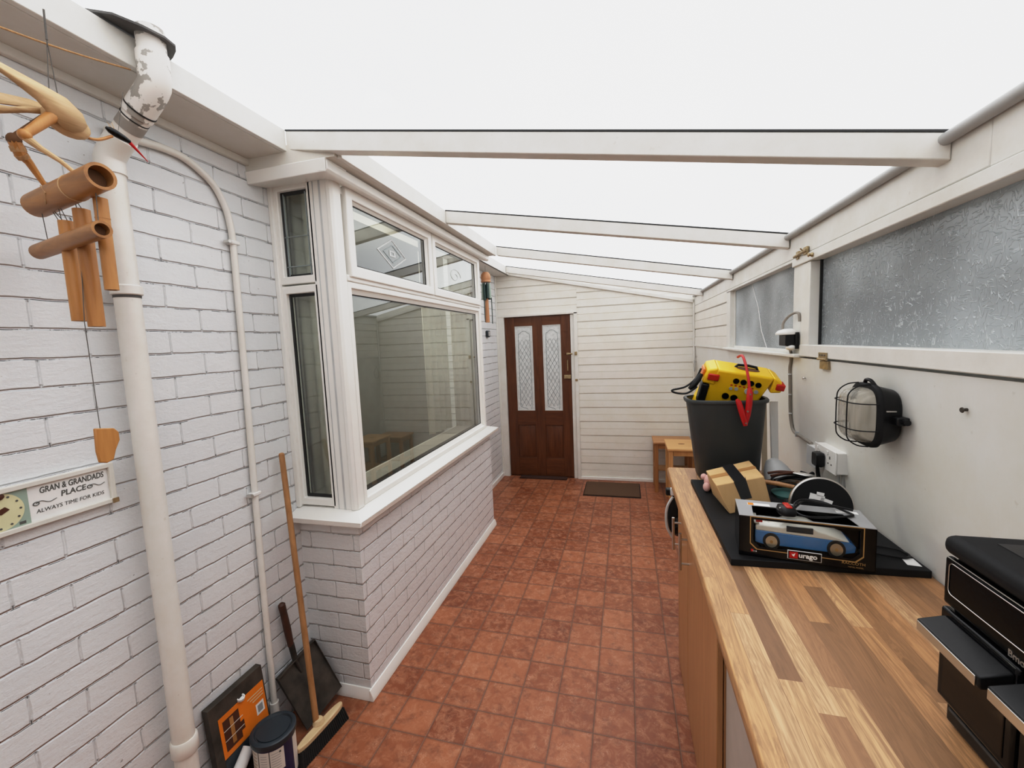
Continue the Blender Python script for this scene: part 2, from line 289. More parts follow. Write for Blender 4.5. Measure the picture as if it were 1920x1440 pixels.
# ------------------------------------------------------------------ mesh helpers
def fr(d):
    d = Vector(d).normalized()
    a = Vector((0, 0, 1)) if abs(d.z) < .9 else Vector((1, 0, 0))
    u = d.cross(a).normalized(); return d, u, d.cross(u).normalized()
class MB:
    def __init__(s, mtx=None): s.v = []; s.f = []; s.m = mtx
    def add(s, vs, fs):
        o = len(s.v)
        s.v += [(s.m @ Vector(v)) if s.m is not None else Vector(v) for v in vs]
        s.f += [tuple(i + o for i in f) for f in fs]; return s
    def box(s, x0, x1, y0, y1, z0, z1):
        if x0 > x1: x0, x1 = x1, x0
        if y0 > y1: y0, y1 = y1, y0
        if z0 > z1: z0, z1 = z1, z0
        return s.hexa([(x0, y0, z0), (x1, y0, z0), (x1, y1, z0), (x0, y1, z0), (x0, y0, z1), (x1, y0, z1), (x1, y1, z1), (x0, y1, z1)])
    def hexa(s, v):
        return s.add(v, [(3, 2, 1, 0), (4, 5, 6, 7), (0, 1, 5, 4), (1, 2, 6, 5), (2, 3, 7, 6), (3, 0, 4, 7)])
    def cyl(s, p0, p1, r0, r1=None, n=20, caps=True):
        r1 = r0 if r1 is None else r1
        p0 = Vector(p0); p1 = Vector(p1); d, u, w = fr(p1 - p0)
        vs = []
        for p, r in ((p0, r0), (p1, r1)):
            vs += [p + (u * math.cos(2 * PI * i / n) + w * math.sin(2 * PI * i / n)) * r for i in range(n)]
        fs = [(i, (i + 1) % n, n + (i + 1) % n, n + i) for i in range(n)]
        if caps: fs += [tuple(range(n))[::-1], tuple(range(n, 2 * n))]
        return s.add(vs, fs)
    def tube(s, pts, r, n=10, caps=True, closed=False):
        P = [Vector(p) for p in pts]; L = len(P)
        rr = r if isinstance(r, (list, tuple)) else [r] * L
        vs = []; up = None
        for i, p in enumerate(P):
            if closed: t = P[(i + 1) % L] - P[i - 1]
            else: t = P[min(i + 1, L - 1)] - P[max(i - 1, 0)]
            t.normalize()
            if up is None: _, u, w = fr(t)
            else:
                u = (up - t * up.dot(t)).normalized(); w = t.cross(u)
            up = u
            vs += [p + (u * math.cos(2 * PI * k / n) + w * math.sin(2 * PI * k / n)) * rr[i] for k in range(n)]
        fs = []
        for i in range(L if closed else L - 1):
            j = (i + 1) % L
            fs += [(i * n + k, i * n + (k + 1) % n, j * n + (k + 1) % n, j * n + k) for k in range(n)]
        if caps and not closed: fs += [tuple(range(n))[::-1], tuple(range((L - 1) * n, L * n))]
        return s.add(vs, fs)
    def pipe(s, p0, p1, ro, ri, n=24):
        """open bamboo tube with wall thickness"""
        p0 = Vector(p0); p1 = Vector(p1); d, u, w = fr(p1 - p0); vs = []
        for p, r in ((p0, ro), (p1, ro), (p1, ri), (p0, ri)):
            vs += [p + (u * math.cos(2 * PI * i / n) + w * math.sin(2 * PI * i / n)) * r for i in range(n)]
        fs = []
        for a, b in ((0, 1), (1, 2), (2, 3), (3, 0)):
            fs += [(a * n + i, a * n + (i + 1) % n, b * n + (i + 1) % n, b * n + i) for i in range(n)]
        return s.add(vs, fs)
    def lathe(s, prof, c, d=(0, 0, 1), n=32, sx=1, sy=1):
        """prof: (r, h) list along axis d from c; open ends are capped when r>0"""
        c = Vector(c); d = Vector(d).normalized()
        if abs(d.z) > .99: u, w = Vector((1, 0, 0)), Vector((0, 1, 0)) * (1 if d.z > 0 else -1)
        else: _, u, w = fr(d)
        vs = []
        for r, h in prof:
            vs += [c + d * h + u * (math.cos(2 * PI * i / n) * r * sx) + w * (math.sin(2 * PI * i / n) * r * sy) for i in range(n)]
        fs = []
        for a in range(len(prof) - 1):
            fs += [(a * n + i, a * n + (i + 1) % n, (a + 1) * n + (i + 1) % n, (a + 1) * n + i) for i in range(n)]
        fs += [tuple(range(n))[::-1], tuple(range((len(prof) - 1) * n, len(prof) * n))]
        return s.add(vs, fs)
    def prism(s, poly, ext):
        ext = Vector(ext); a = [Vector(p) for p in poly]; n = len(a)
        return s.add(a + [p + ext for p in a], [tuple(range(n))[::-1], tuple(range(n, 2 * n))] + [(i, (i + 1) % n, n + (i + 1) % n, n + i) for i in range(n)])
    def ell(s, c, r, n=16, m=10, rot=None):
        c = Vector(c); vs = []; R = rot or Matrix.Identity(3)
        for j in range(m + 1):
            t = PI * j / m
            vs += [c + R @ Vector((r[0] * math.sin(t) * math.cos(2 * PI * i / n), r[1] * math.sin(t) * math.sin(2 * PI * i / n), r[2] * math.cos(t))) for i in range(n)]
        return s.add(vs, [(j * n + i, (j + 1) * n + i, (j + 1) * n + (i + 1) % n, j * n + (i + 1) % n) for j in range(m) for i in range(n)])
    def ring(s, o, i, ext):
        """flat frame between two polygons of equal count, extruded by ext"""
        ext = Vector(ext); n = len(o)
        vs = [Vector(p) for p in o] + [Vector(p) for p in i]; vs += [p + ext for p in vs]
        fs = []
        for k in range(n):
            j = (k + 1) % n
            fs += [(k, j, n + j, n + k), (2 * n + k, 3 * n + k, 3 * n + j, 2 * n + j), (k, 2 * n + k, 2 * n + j, j), (n + k, n + j, 3 * n + j, 3 * n + k)]
        return s.add(vs, fs)
ORG = {}
def props(o, label=None, cat=None, group=None, kind=None):
    if label: o['label'] = label
    if cat: o['category'] = cat
    if group: o['group'] = group
    if kind: o['kind'] = kind
    return o
def build(mb, name, mat, parent=None, bevel=0, smooth=True, seg=2, angle=35, label=None, cat=None, group=None, kind=None, solid=0):
    vs = mb.v
    lo = [min(v[i] for v in vs) for i in range(3)]; hi = [max(v[i] for v in vs) for i in range(3)]
    o0 = Vector(((lo[0] + hi[0]) / 2, (lo[1] + hi[1]) / 2, lo[2]))
    me = bpy.data.meshes.new(name)
    me.from_pydata([tuple(v - o0) for v in vs], [], mb.f)
    me.validate()
    import bmesh
    bm = bmesh.new(); bm.from_mesh(me)
    bmesh.ops.remove_doubles(bm, verts=bm.verts, dist=1e-6)
    bmesh.ops.recalc_face_normals(bm, faces=bm.faces); bm.to_mesh(me); bm.free()
    me.materials.append(M[mat] if isinstance(mat, str) else mat)
    if smooth:
        for p in me.polygons: p.use_smooth = True
        me.set_sharp_from_angle(angle=math.radians(angle))
    ob = bpy.data.objects.new(name, me); COL.objects.link(ob)
    ORG[ob.name] = o0
    if parent is not None:
        ob.parent = parent; ob.location = o0 - ORG[parent.name]
    else: ob.location = o0
    if solid:
        md = ob.modifiers.new('solid', 'SOLIDIFY'); md.thickness = solid; md.offset = 0
    if bevel:
        md = ob.modifiers.new('bevel', 'BEVEL'); md.width = bevel; md.segments = seg; md.limit_method = 'ANGLE'; md.angle_limit = math.radians(40)
        md.harden_normals = False
    return props(ob, label, cat, group, kind)
def empty(name, loc, label=None, cat=None, group=None, kind=None):
    o = bpy.data.objects.new(name, None); COL.objects.link(o); o.location = loc; o.empty_display_size = .05
    ORG[o.name] = Vector(loc); return props(o, label, cat, group, kind)
def text(body, name, mat, parent, org, right, up, size, ext=.0003, align='LEFT', shear=0, spacing=1.0, bold=0, width=None):
    cu = bpy.data.curves.new(name, 'FONT'); cu.body = body; cu.size = size; cu.extrude = ext; cu.align_x = align; cu.shear = shear; cu.space_character = spacing; cu.offset = bold
    cu.resolution_u = 3
    tmp = bpy.data.objects.new('tmp_text', cu); COL.objects.link(tmp)
    bpy.context.view_layer.update()
    me = bpy.data.meshes.new_from_object(tmp.evaluated_get(bpy.context.evaluated_depsgraph_get()))
    bpy.data.objects.remove(tmp)
    r = Vector(right).normalized(); u = Vector(up).normalized(); n = r.cross(u)
    mt = Matrix(((r.x, u.x, n.x, org[0]), (r.y, u.y, n.y, org[1]), (r.z, u.z, n.z, org[2]), (0, 0, 0, 1)))
    if width:
        wx = max(v.co.x for v in me.vertices) - min(v.co.x for v in me.vertices); mt = mt @ Matrix.Diagonal((width / wx, 1, 1, 1))
    mb = MB(mt); mb.add([v.co.copy() for v in me.vertices], [tuple(p.vertices) for p in me.polygons])
    return build(mb, name, mat, parent, smooth=False)
def bez(p0, p1, p2, p3, n=10):
    P = [Vector(p) for p in (p0, p1, p2, p3)]
    return [P[0] * (1 - t) ** 3 + P[1] * 3 * t * (1 - t) ** 2 + P[2] * 3 * t * t * (1 - t) + P[3] * t ** 3 for t in [i / n for i in range(n + 1)]]
def smoothpts(pts, n=6):
    P = [Vector(p) for p in pts]; out = []
    for i in range(len(P) - 1):
        a, b, c, d = P[max(i - 1, 0)], P[i], P[i + 1], P[min(i + 2, len(P) - 1)]
        for k in range(n):
            t = k / n
            out.append(.5 * ((2 * b) + (c - a) * t + (2 * a - 5 * b + 4 * c - d) * t * t + (3 * b - a - 3 * c + d) * t ** 3))
    return out + [P[-1]]
def rrect(cy, cz, hy, hz, r, x, n=5):
    """rounded rectangle in the yz plane at x"""
    pts = []
    for sy, sz, a0 in ((1, 1, 0), (-1, 1, 90), (-1, -1, 180), (1, -1, 270)):
        for k in range(n + 1):
            a = math.radians(a0 + 90 * k / n)
            pts.append((x, cy + sy * (hy - r) + r * math.cos(a), cz + sz * (hz - r) + r * math.sin(a)))
    return pts
STR = 'structure'
def clip(mb):
    """cut a wall off just below the sloping roof sheet"""
    import bmesh
    bm = bmesh.new(); vs = [bm.verts.new(v) for v in mb.v]
    for f in mb.f: bm.faces.new([vs[i] for i in f])
    bmesh.ops.bisect_plane(bm, geom=bm.verts[:] + bm.edges[:] + bm.faces[:], plane_co=(0, 0, roofz(0) - .004), plane_no=(.223, 0, 1), clear_outer=True)
    bm.verts.index_update(); o = MB(); o.add([v.co.copy() for v in bm.verts], [tuple(v.index for v in f.verts) for f in bm.faces]); bm.free(); return o

# ------------------------------------------------------------------ dimensions
XL, XR, XW = -1.51, .717, .755     # left wall, upper right wall, lower right panel
YB, YF = 4.97, -1.6                # far wall, wall behind the camera
XB, YN, YE = -1.19, 1.60, 3.54     # bay
def xw(z): return .722 + (1.535 - z) * .075     # the lower panel leans out slightly towards its foot
def roofz(x): return 2.536 - .223 * (x + 1.3)

# ------------------------------------------------------------------ room shell
build(MB().box(XL - .2, .95, YF - .1, YB + .2, -.05, 0), 'floor', 'floor', kind=STR, smooth=False)
build(MB().box(XL - .12, XL, YF, YN, 0, 2.50), 'wall_left', 'brick_l', kind=STR, smooth=False)
build(MB().box(XL - .12, XL, YE, YB, 0, 2.50), 'wall_left_far', 'brick_l', kind=STR, smooth=False)
build(MB().box(XB - .11, XB, YN, YE, 0, .86), 'wall_bay', 'brick_b', kind=STR, smooth=False)
build(MB().box(XL, XB - .0002, YN - .0004, YN + .10, 0, .86), 'wall_bay_return', 'brick_r', kind=STR, smooth=False)
build(MB().box(XL, XB - .0002, YE - .10, YE + .0004, 0, .86), 'wall_bay_far_return', 'brick_r', kind=STR, smooth=False)
# shiplap cladding: real stepped profile
def cladding(x0, x1, y, z0, z1, sgn=-1, pitch=.1665, top=None):
    """boards across x at plane y (facing sgn*y); alternate deep and shallow grooves"""
    mb = MB(); z = z0
    while z < z1 - 1e-4:
        zt = min(z + pitch, z1)
        prof = [(.004, 0), (0, .006), (.001, pitch * .485), (.0055, pitch * .492), (.0055, pitch * .508), (.001, pitch * .520), (.003, pitch * .95), (.009, pitch * .955), (.009, pitch)]
        pr = [(d, h) for d, h in prof if z + h <= zt + 1e-6]
        if len(pr) > 1:
            n = len(pr)
            vs = [(x0, y - sgn * d, z + h) for d, h in pr] + [(x1, y - sgn * d, z + h) for d, h in pr]
            mb.add(vs, [(i, i + 1, n + i + 1, n + i) for i in range(n - 1)])
        z = zt
    return mb
def turn(mb):  # swap x and y for side cladding
    for i, v in enumerate(mb.v): mb.v[i] = Vector((v.y, v.x, v.z))
    return mb
DL, DR, DT = -1.415, -.627, 1.955
mb = cladding(DR + .085, .80, YB - .012, .03, 2.75); c2_ = cladding(XL, DR + .085, YB - .012, DT + .022, 2.75); mb.add(c2_.v, c2_.f)
mb.box(XL - .1, .95, YB + .08, YB + .16, -.02, 2.75)
mb.box(XL, DL - .09, YB, YB + .08, 0, 2.7); mb.box(DR + .03, .9, YB, YB + .08, 0, 2.7); mb.box(DL - .09, DR + .03, YB, YB + .08, DT + .03, 2.7)
build(clip(mb), 'wall_back', 'clad', kind=STR, angle=25)
build(clip(MB().box(XL - .12, .95, YF - .1, YF, 0, 2.75)), 'wall_front', 'clad', kind=STR, smooth=False)
# right wall
mb = MB().hexa([(xw(0), YF, 0), (.92, YF, 0), (.92, YB, 0), (xw(0), YB, 0), (xw(1.535), YF, 1.535), (.82, YF, 1.535), (.82, YB, 1.535), (xw(1.535), YB, 1.535)])
build(mb, 'wall_right', 'board', kind=STR, smooth=False)
mb = turn(cladding(3.45, YB, XR, 1.55, 1.965, -1))
mb.box(XR + .012, XR + .08, 3.40, YB, 1.53, 2.05)
build(mb, 'wall_right_far', 'clady', kind=STR, angle=25)
build(MB().box(XR, XR + .10, YF, 1.12, 1.964, 2.03).box(XR, XR + .10, 1.1205, 4.96, 1.966, 2.07).box(XR, XR + .10, YF, 1.12, 2.03, 2.08), 'trim_1', 'wy', kind=STR, bevel=.003)      # wall plate
build(MB().box(XR - .006, XR + .09, YF, 2.165, 1.928, 1.963), 'trim_2', 'wy', kind=STR, bevel=.003)                                      # head of the large window
build(MB().box(XR - .004, XR + .09, 2.167, 3.42, 1.95, 1.963), 'trim_3', 'wy', kind=STR, bevel=.002)
build(MB().box(XR, XR + .075, 1.985, 2.068, 1.545, 1.927), 'trim_4', 'wz', kind=STR, bevel=.003)                                        # posts
build(MB().box(XR + .003, XR + .075, 2.0715, 2.165, 1.545, 1.949), 'trim_5', 'wz', kind=STR, bevel=.003)
build(MB().box(XR, XR + .075, 3.345, 3.45, 1.545, 1.949), 'trim_6', 'wz', kind=STR, bevel=.003)
build(MB().box(XR - .004, XR + .09, YF, 2.068, 1.543, 1.592), 'trim_7', 'wy', kind=STR, bevel=.003)                                     # bottom rail
build(MB().box(XR - .024, XR + .09, 2.0715, 3.45, 1.536, 1.552), 'trim_8', 'wy', kind=STR, bevel=.004)                                    # ledge of the small window
build(MB().box(XR - .004, XW, 3.45, YB - .02, 1.536, 1.552), 'trim_9', 'wy', kind=STR, bevel=.002)
build(MB().cyl((XR - .012, YF, 2.068), (XR - .012, 4.93, 2.068), .014, n=14), 'trim_10', 'grey', kind=STR)                              # bead under the roof sheet
build(MB().box(XR - .018, XR - .001, YB - .035, YB - .022, 0, 2.0), 'trim_11', 'wz', kind=STR, bevel=.002)                                 # corner bead
# windows in the right wall
w2 = empty('window_2', (XR + .045, 1.0, 1.592), kind=STR)
build(MB().box(XR + .043, XR + .047, -1.4, 1.985, 1.59, 1.93), 'pane', 'obsc', w2, smooth=False)
build(MB().box(XR + .034, XR + .043, 1.978, 1.985, 1.592, 1.928), 'frame', 'seal', w2, smooth=False)
build(MB().box(XR, XR + .08, -1.6, -1.4, 1.592, 1.928), 'jamb', 'wz', w2, smooth=False)
w3 = empty('window_3', (XR + .04, 2.75, 1.552), kind=STR)
build(MB().box(XR + .036, XR + .040, 2.165, 3.345, 1.55, 1.95), 'pane', 'obsf', w3, smooth=False)
build(MB().tube([(XR + .034, 2.62, 1.553), (XR + .034, 2.73, 1.66), (XR + .034, 2.80, 1.80), (XR + .034, 2.93, 1.948)], .0022, 6), 'crack', 'white', w3)
build(MB().box(XR + .025, XR + .036, 3.325, 3.345, 1.552, 1.95).box(XR + .025, XR + .036, 2.165, 3.325, 1.552, 1.566), 'beading', 'wz', w3, bevel=.002)
build(MB().box(1.9, 1.95, -3, 8, -.3, 1.45), 'wall_dimmer', 'outgrey', kind=STR, smooth=False)  # added unseen wall, placed to dim the frosted side windows
build(MB().box(.86, 1.9, -3, 8, -.35, -.3), 'floor_outside', 'outgrey', kind=STR, smooth=False)

# skirtings
build(MB().prism([(XB, YN - .018, 0), (XB + .02, YN - .018, 0), (XB + .02, YN - .018, .02), (XB + .006, YN - .018, .055), (XB, YN - .018, .055)], (0, YE - YN + .03, 0)), 'baseboard_bay', 'upvc', kind=STR, bevel=.002)
build(MB().prism([(XL, YN, 0), (XL, YN - .018, 0), (XL, YN - .018, .02), (XL, YN - .006, .055), (XL, YN, .055)], (XB - XL, 0, 0)), 'baseboard_return', 'upvc', kind=STR, bevel=.002)
build(MB().box(XL, XL + .018, YE + .001, YB - .02, 0, .05), 'baseboard_left', 'upvc', kind=STR, bevel=.003)
build(MB().box(DR + .085, .70, YB - .030, YB - .012, 0, .035), 'baseboard_back', 'upvc', kind=STR, bevel=.003)

# eaves: soffits and fascias
build(MB().box(XL, -1.32, YF, 1.495, 2.450, 2.458), 'trim_12', 'soffit', kind=STR, smooth=False)
build(MB().prism([(-1.32, YF, 2.452), (-1.30, YF, 2.452), (-1.30, YF, 2.533), (-1.32, YF, 2.538)], (0, 1.49 - YF, 0)), 'trim_13', 'wy', kind=STR, bevel=.002)
build(MB().box(XL, -1.08, 1.488, 3.55, 2.401, 2.475), 'trim_14', 'soffit', kind=STR, smooth=False)
build(MB().prism([(-1.08, 1.505, 2.397), (-1.06, 1.505, 2.397), (-1.06, 1.505, 2.479), (-1.08, 1.505, 2.484)], (0, 2.045, 0)), 'trim_15', 'wy', kind=STR, bevel=.002)
build(MB().box(XL, -1.335, 3.551, YB, 2.452, 2.458), 'trim_16', 'soffit', kind=STR, smooth=False)
build(MB().prism([(-1.35, 3.551, 2.452), (-1.33, 3.551, 2.452), (-1.33, 3.551, 2.538), (-1.35, 3.551, 2.542)], (0, 1.395, 0)), 'trim_17', 'wy', kind=STR, bevel=.002)
build(MB().box(XL, XL + .02, YF, 1.55, 2.425, 2.452), 'trim_18', 'soffit', kind=STR, bevel=.004)
build(MB().prism([(XL - .12, 0, 2.7), (-1.30, 0, 2.45), (-1.30, 0, 2.45), (XL - .12, 0, 2.45)], (0, .001, 0)), 'trim_19', 'soffit', kind=STR, smooth=False)
# rafters (they run slightly askew to the walls), each with a dark strip standing in for the shaded gap under the sheet
def rafter(n, xl, yl, xr, yr, h=.078, w=.046):
    def P(x, y, dz): return (x, y, roofz(x) + dz)
    top = -.006
    d = Vector((xr - xl, yr - yl, 0)).normalized(); nrm = Vector((-d.y, d.x, 0)) * w
    a = Vector((xl, yl, 0)); b = Vector((xr, yr, 0)); a2 = a + nrm; b2 = b + nrm
    def z(p, dz): return (p.x, p.y, roofz(p.x) + dz)
    r = build(MB().hexa([z(a, -h), z(b, -h + .012), z(b2, -h + .012), z(a2, -h), z(a, top), z(b, top), z(b2, top), z(a2, top)]), 'trim_%d' % n, 'wx', kind=STR, bevel=.003)
    build(MB().hexa([z(a - nrm * .03, top), z(b - nrm * .03, top), z(b2, top), z(a2, top), z(a - nrm * .03, -.0005), z(b - nrm * .03, -.0005), z(b2, -.0005), z(a2, -.0005)]), 'gap_strip', 'seal', r, smooth=False)
rafter(20, -1.30, 1.49, .716, 1.228)
rafter(21, -1.06, 2.50, .712, 2.20)
rafter(22, -1.062, 3.56, .712, 3.25)
rafter(23, -1.33, 4.82, .712, 4.42)
rafter(24, -1.30, .05, .716, -.2)
rafter(25, -1.30, -1.2, .716, -1.45)
build(MB().prism([(-1.33, YB - .030, 2.45), (.70, YB - .030, 2.0), (.70, YB - .030, 2.035), (-1.33, YB - .030, 2.487)], (0, .016, 0)), 'trim_26', 'wx', kind=STR, bevel=.002)
build(MB().prism([(XL - .3, YF - .1, roofz(XL - .3)), (.95, YF - .1, roofz(.95)), (.95, YF - .1, roofz(.95) + .004), (XL - .3, YF - .1, roofz(XL - .3) + .004)], (0, YB - YF + .3, 0)), 'ceiling', 'roofg', kind=STR, smooth=False)
build(MB().prism([(a_, b_, roofz(a_) + .005) for a_, b_ in ((-1.33, .86), (-1.26, .875), (-1.222, .92), (-1.205, .965), (-1.215, 1.00), (-1.24, 1.02), (-1.29, 1.05), (-1.33, 1.07))], (0, 0, .006)), 'trim_27', 'grime', kind=STR)

# ------------------------------------------------------------------ bay window
w1 = empty('window_1', (-1.25, 2.5, .9), kind=STR)
# sill with mitred nose
sill = [(XL, YN - .07, .905), (-1.125, YN - .07, .905), (-1.125, YE + .06, .905), (XL, YE + .06, .905)]
mb = MB().hexa([(XL, YN - .065, .872), (-1.128, YN - .065, .872), (-1.128, YE + .055, .872), (XL, YE + .055, .872), (XL, YN - .07, .898), (-1.122, YN - .07, .898), (-1.122, YE + .06, .898), (XL, YE + .06, .898)])
mb.hexa([(XL, YN - .07, .898), (-1.122, YN - .07, .898), (-1.122, YE + .06, .898), (XL, YE + .06, .898), (XL, YN + .0, .925), (-1.19, YN + .0, .925), (-1.19, YE - .02, .925), (XL, YE - .02, .925)])
build(mb, 'window_sill', 'upvc', w1, bevel=.004)
ZB, ZT = .925, 2.385
YE2 = 3.435
def opening(y0, y1, z0, z1, x=XB, fw=.045, dep=.065, name='casement', bead=.018):
    """square framed light in the yz plane: frame, rebate bead, black seal and pane"""
    o = [(x, y0, z0), (x, y1, z0), (x, y1, z1), (x, y0, z1)]
    i = [(x, y0 + fw, z0 + fw), (x, y1 - fw, z0 + fw), (x, y1 - fw, z1 - fw), (x, y0 + fw, z1 - fw)]
    f = build(MB().ring(o, i, (-dep, 0, 0)), name, 'upvc', w1, bevel=.005, seg=3)
    b = bead; x2 = x - .012
    o2 = [(x2, a[1], a[2]) for a in i]; i2 = [(x2 - .012, y0 + fw + b, z0 + fw + b), (x2 - .012, y1 - fw - b, z0 + fw + b), (x2 - .012, y1 - fw - b, z1 - fw - b), (x2 - .012, y0 + fw + b, z1 - fw - b)]
    build(MB().ring(o2, i2, (-.01, 0, 0)), 'bead', 'upvc', f)
    s = .005
    i3 = [(x2 - .014, y0 + fw + b - .001, z0 + fw + b - .001), (x2 - .014, y1 - fw - b + .001, z0 + fw + b - .001), (x2 - .014, y1 - fw - b + .001, z1 - fw - b + .001), (x2 - .014, y0 + fw + b - .001, z1 - fw - b + .001)]
    i4 = [(x2 - .016, y0 + fw + b + s, z0 + fw + b + s), (x2 - .016, y1 - fw - b - s, z0 + fw + b + s), (x2 - .016, y1 - fw - b - s, z1 - fw - b - s), (x2 - .016, y0 + fw + b + s, z1 - fw - b - s)]
    build(MB().ring(i3, i4, (-.006, 0, 0)), 'seal', 'seal', f, smooth=False)
    build(MB().box(x2 - .021, x2 - .017, y0 + fw, y1 - fw, z0 + fw, z1 - fw), 'pane', 'glass', f, smooth=False)
    build(MB().box(x2 - .052, x2 - .022, y0 + fw, y0 + fw + b + .006, z0 + fw, z1 - fw).box(x2 - .052, x2 - .022, y1 - fw - b - .006, y1 - fw, z0 + fw, z1 - fw).box(x2 - .052, x2 - .022, y0 + fw, y1 - fw, z0 + fw, z0 + fw + b + .004).box(x2 - .052, x2 - .022, y0 + fw, y1 - fw, z1 - fw - b - .004, z1 - fw), 'spacer', 'seal', f, smooth=False)
    return f
# corner post with stepped profile
mb = MB()
mb.box(-1.31, -1.19, YN, YN + .035, ZB, ZT).box(XB - .11, XB, YN + .035, YN + .05, ZB, ZT)
mb.prism([(-1.215, YN - .006, ZB), (-1.196, YN - .006, ZB), (-1.184, YN + .004, ZB), (-1.184, YN + .052, ZB), (-1.215, YN + .052, ZB)], (0, 0, ZT - ZB))
build(mb, 'corner_post', 'upvc', w1, bevel=.003)
build(MB().box(-1.255, -1.245, YN - .0005, YN + .01, ZB, ZT).box(-1.285, -1.280, YN - .001, YN + .01, ZB, ZT), 'post_groove', 'lgrey', w1, smooth=False)
build(MB().box(XB - .10, XB - .002, YN + .05, YN + .062, ZB, ZT), 'side_trim', 'upvc', w1, bevel=.002)
opening(YN + .062, YE2, ZB, 1.955, name='main_light', fw=.028, bead=.022)
build(MB().box(XB - .07, XB + .004, YN + .06, YE2, 1.955, 1.985), 'transom', 'upvc', w1, bevel=.006, seg=3)
c1 = opening(YN + .075, 2.525, 1.975, 2.365, x=XB + .016, fw=.046, bead=.012, name='top_casement')
c2 = opening(2.535, YE2 - .01, 1.975, 2.365, x=XB + .016, fw=.046, bead=.012, name='top_casement')
build(MB().box(XB - .08, XB - .004, YN + .06, YE2, 2.33, 2.36), 'head_rail', 'upvc', w1, bevel=.003)
build(MB().box(-1.31, XB - .002, YE2 - .002, YE2 + .03, ZB, ZT), 'end_post', 'upvc', w1, bevel=.003)
# return light (faces the camera, in the xz plane)
def return_light(x0, x1, z0, z1, y=YN, fw=.02, pl=.012):
    o = [(x0, y, z0), (x1, y, z0), (x1, y, z1), (x0, y, z1)]; i = [(x0 + fw, y, z0 + fw), (x1 - fw * .6, y, z0 + fw), (x1 - fw * .6, y, z1 - fw), (x0 + fw, y, z1 - fw)]
    f = build(MB().ring(o, i, (0, .05, 0)), 'return_frame', 'upvc', w1, bevel=.004, seg=3)
    q = [(p[0], y + .020, p[2]) for p in i]
    j = [(i[0][0] + pl * .5, y + .024, i[0][2] + pl), (i[1][0] - pl * .4, y + .024, i[1][2] + pl), (i[2][0] - pl * .4, y + .024, i[2][2] - pl), (i[3][0] + pl * .5, y + .024, i[3][2] - pl)]
    build(MB().ring(q, j, (0, .01, 0)), 'seal', 'seal', f, smooth=False)
    build(MB().box(i[0][0], i[1][0], y + .028, y + .032, i[0][2], i[2][2]), 'pane', 'glass', f, smooth=False)
    return f
build(MB().box(XL, XL + .022, YN - .012, YN + .05, ZB, 2.40), 'side_trim', 'upvc', w1, bevel=.003)
return_light(XL + .006, -1.298, ZB + .01, 1.945, fw=.034)
rl = return_light(XL + .006, -1.298, 1.952, 2.388, fw=.034)
build(MB().box(-1.46, -1.455, YN + .022, YN + .027, 1.99, 2.35).box(-1.345, -1.34, YN + .022, YN + .027, 1.99, 2.35).box(-1.475, -1.325, YN + .022, YN + .027, 2.03, 2.034).box(-1.475, -1.325, YN + .022, YN + .027, 2.16, 2.163), 'leading', 'lead', rl, smooth=False)
# ornaments in the top lights
def diamond(par, cy, cz, hy, hz, x=XB - .014):
    def sq(k, t): return [(x, cy + hy * k * a, cz + hz * k * b) for a, b in ((-1, 0), (0, -1), (1, 0), (0, 1))]
    build(MB().ring(sq(1, 0), sq(.90, 0), (.003, 0, 0)), 'ornament', 'etch', par, smooth=False)
    build(MB().ring(sq(.62, 0), sq(.55, 0), (.003, 0, 0)), 'ornament', 'lead', par, smooth=False)
    build(MB().ring([(x, cy + a * hy * .2, cz + b * hz * .2) for a, b in ((-1, -1), (1, -1), (1, 1), (-1, 1))], [(x, cy + a * hy * .1, cz + b * hz * .1) for a, b in ((-1, -1), (1, -1), (1, 1), (-1, 1))], (.003, 0, 0)), 'ornament', 'etch', par, smooth=False)
diamond(c1, 2.085, 2.152, .15, .078)
x = XB - .013; cy, cz = 2.95, 2.155
pts = [(x, cy + .11 * math.cos(a * PI / 12) * (1 - a / 40), cz + .055 * math.sin(a * PI / 12) * (1 - a / 40)) for a in range(0, 30)]
build(MB().tube(pts, .0028, 6), 'ornament', 'etch', c2)
# head board over the bay
mb = MB().prism([(-1.22, 0, 2.372), (-1.13, 0, 2.352), (-1.118, 0, 2.362), (-1.118, 0, 2.392), (-1.13, 0, 2.401), (-1.22, 0, 2.401)], (0, 1, 0))
mb.v = [Vector((v.x, 1.49 if v.y < .5 else 3.52, v.z)) for v in mb.v]
mb.hexa([(XL, 1.49, 2.352), (-1.13, 1.49, 2.352), (-1.13, 1.60, 2.372), (XL, 1.60, 2.372), (XL, 1.48, 2.401), (-1.12, 1.48, 2.401), (-1.12, 1.62, 2.401), (XL, 1.62, 2.401)])
build(mb, 'head_moulding', 'upvc', w1, bevel=.003)
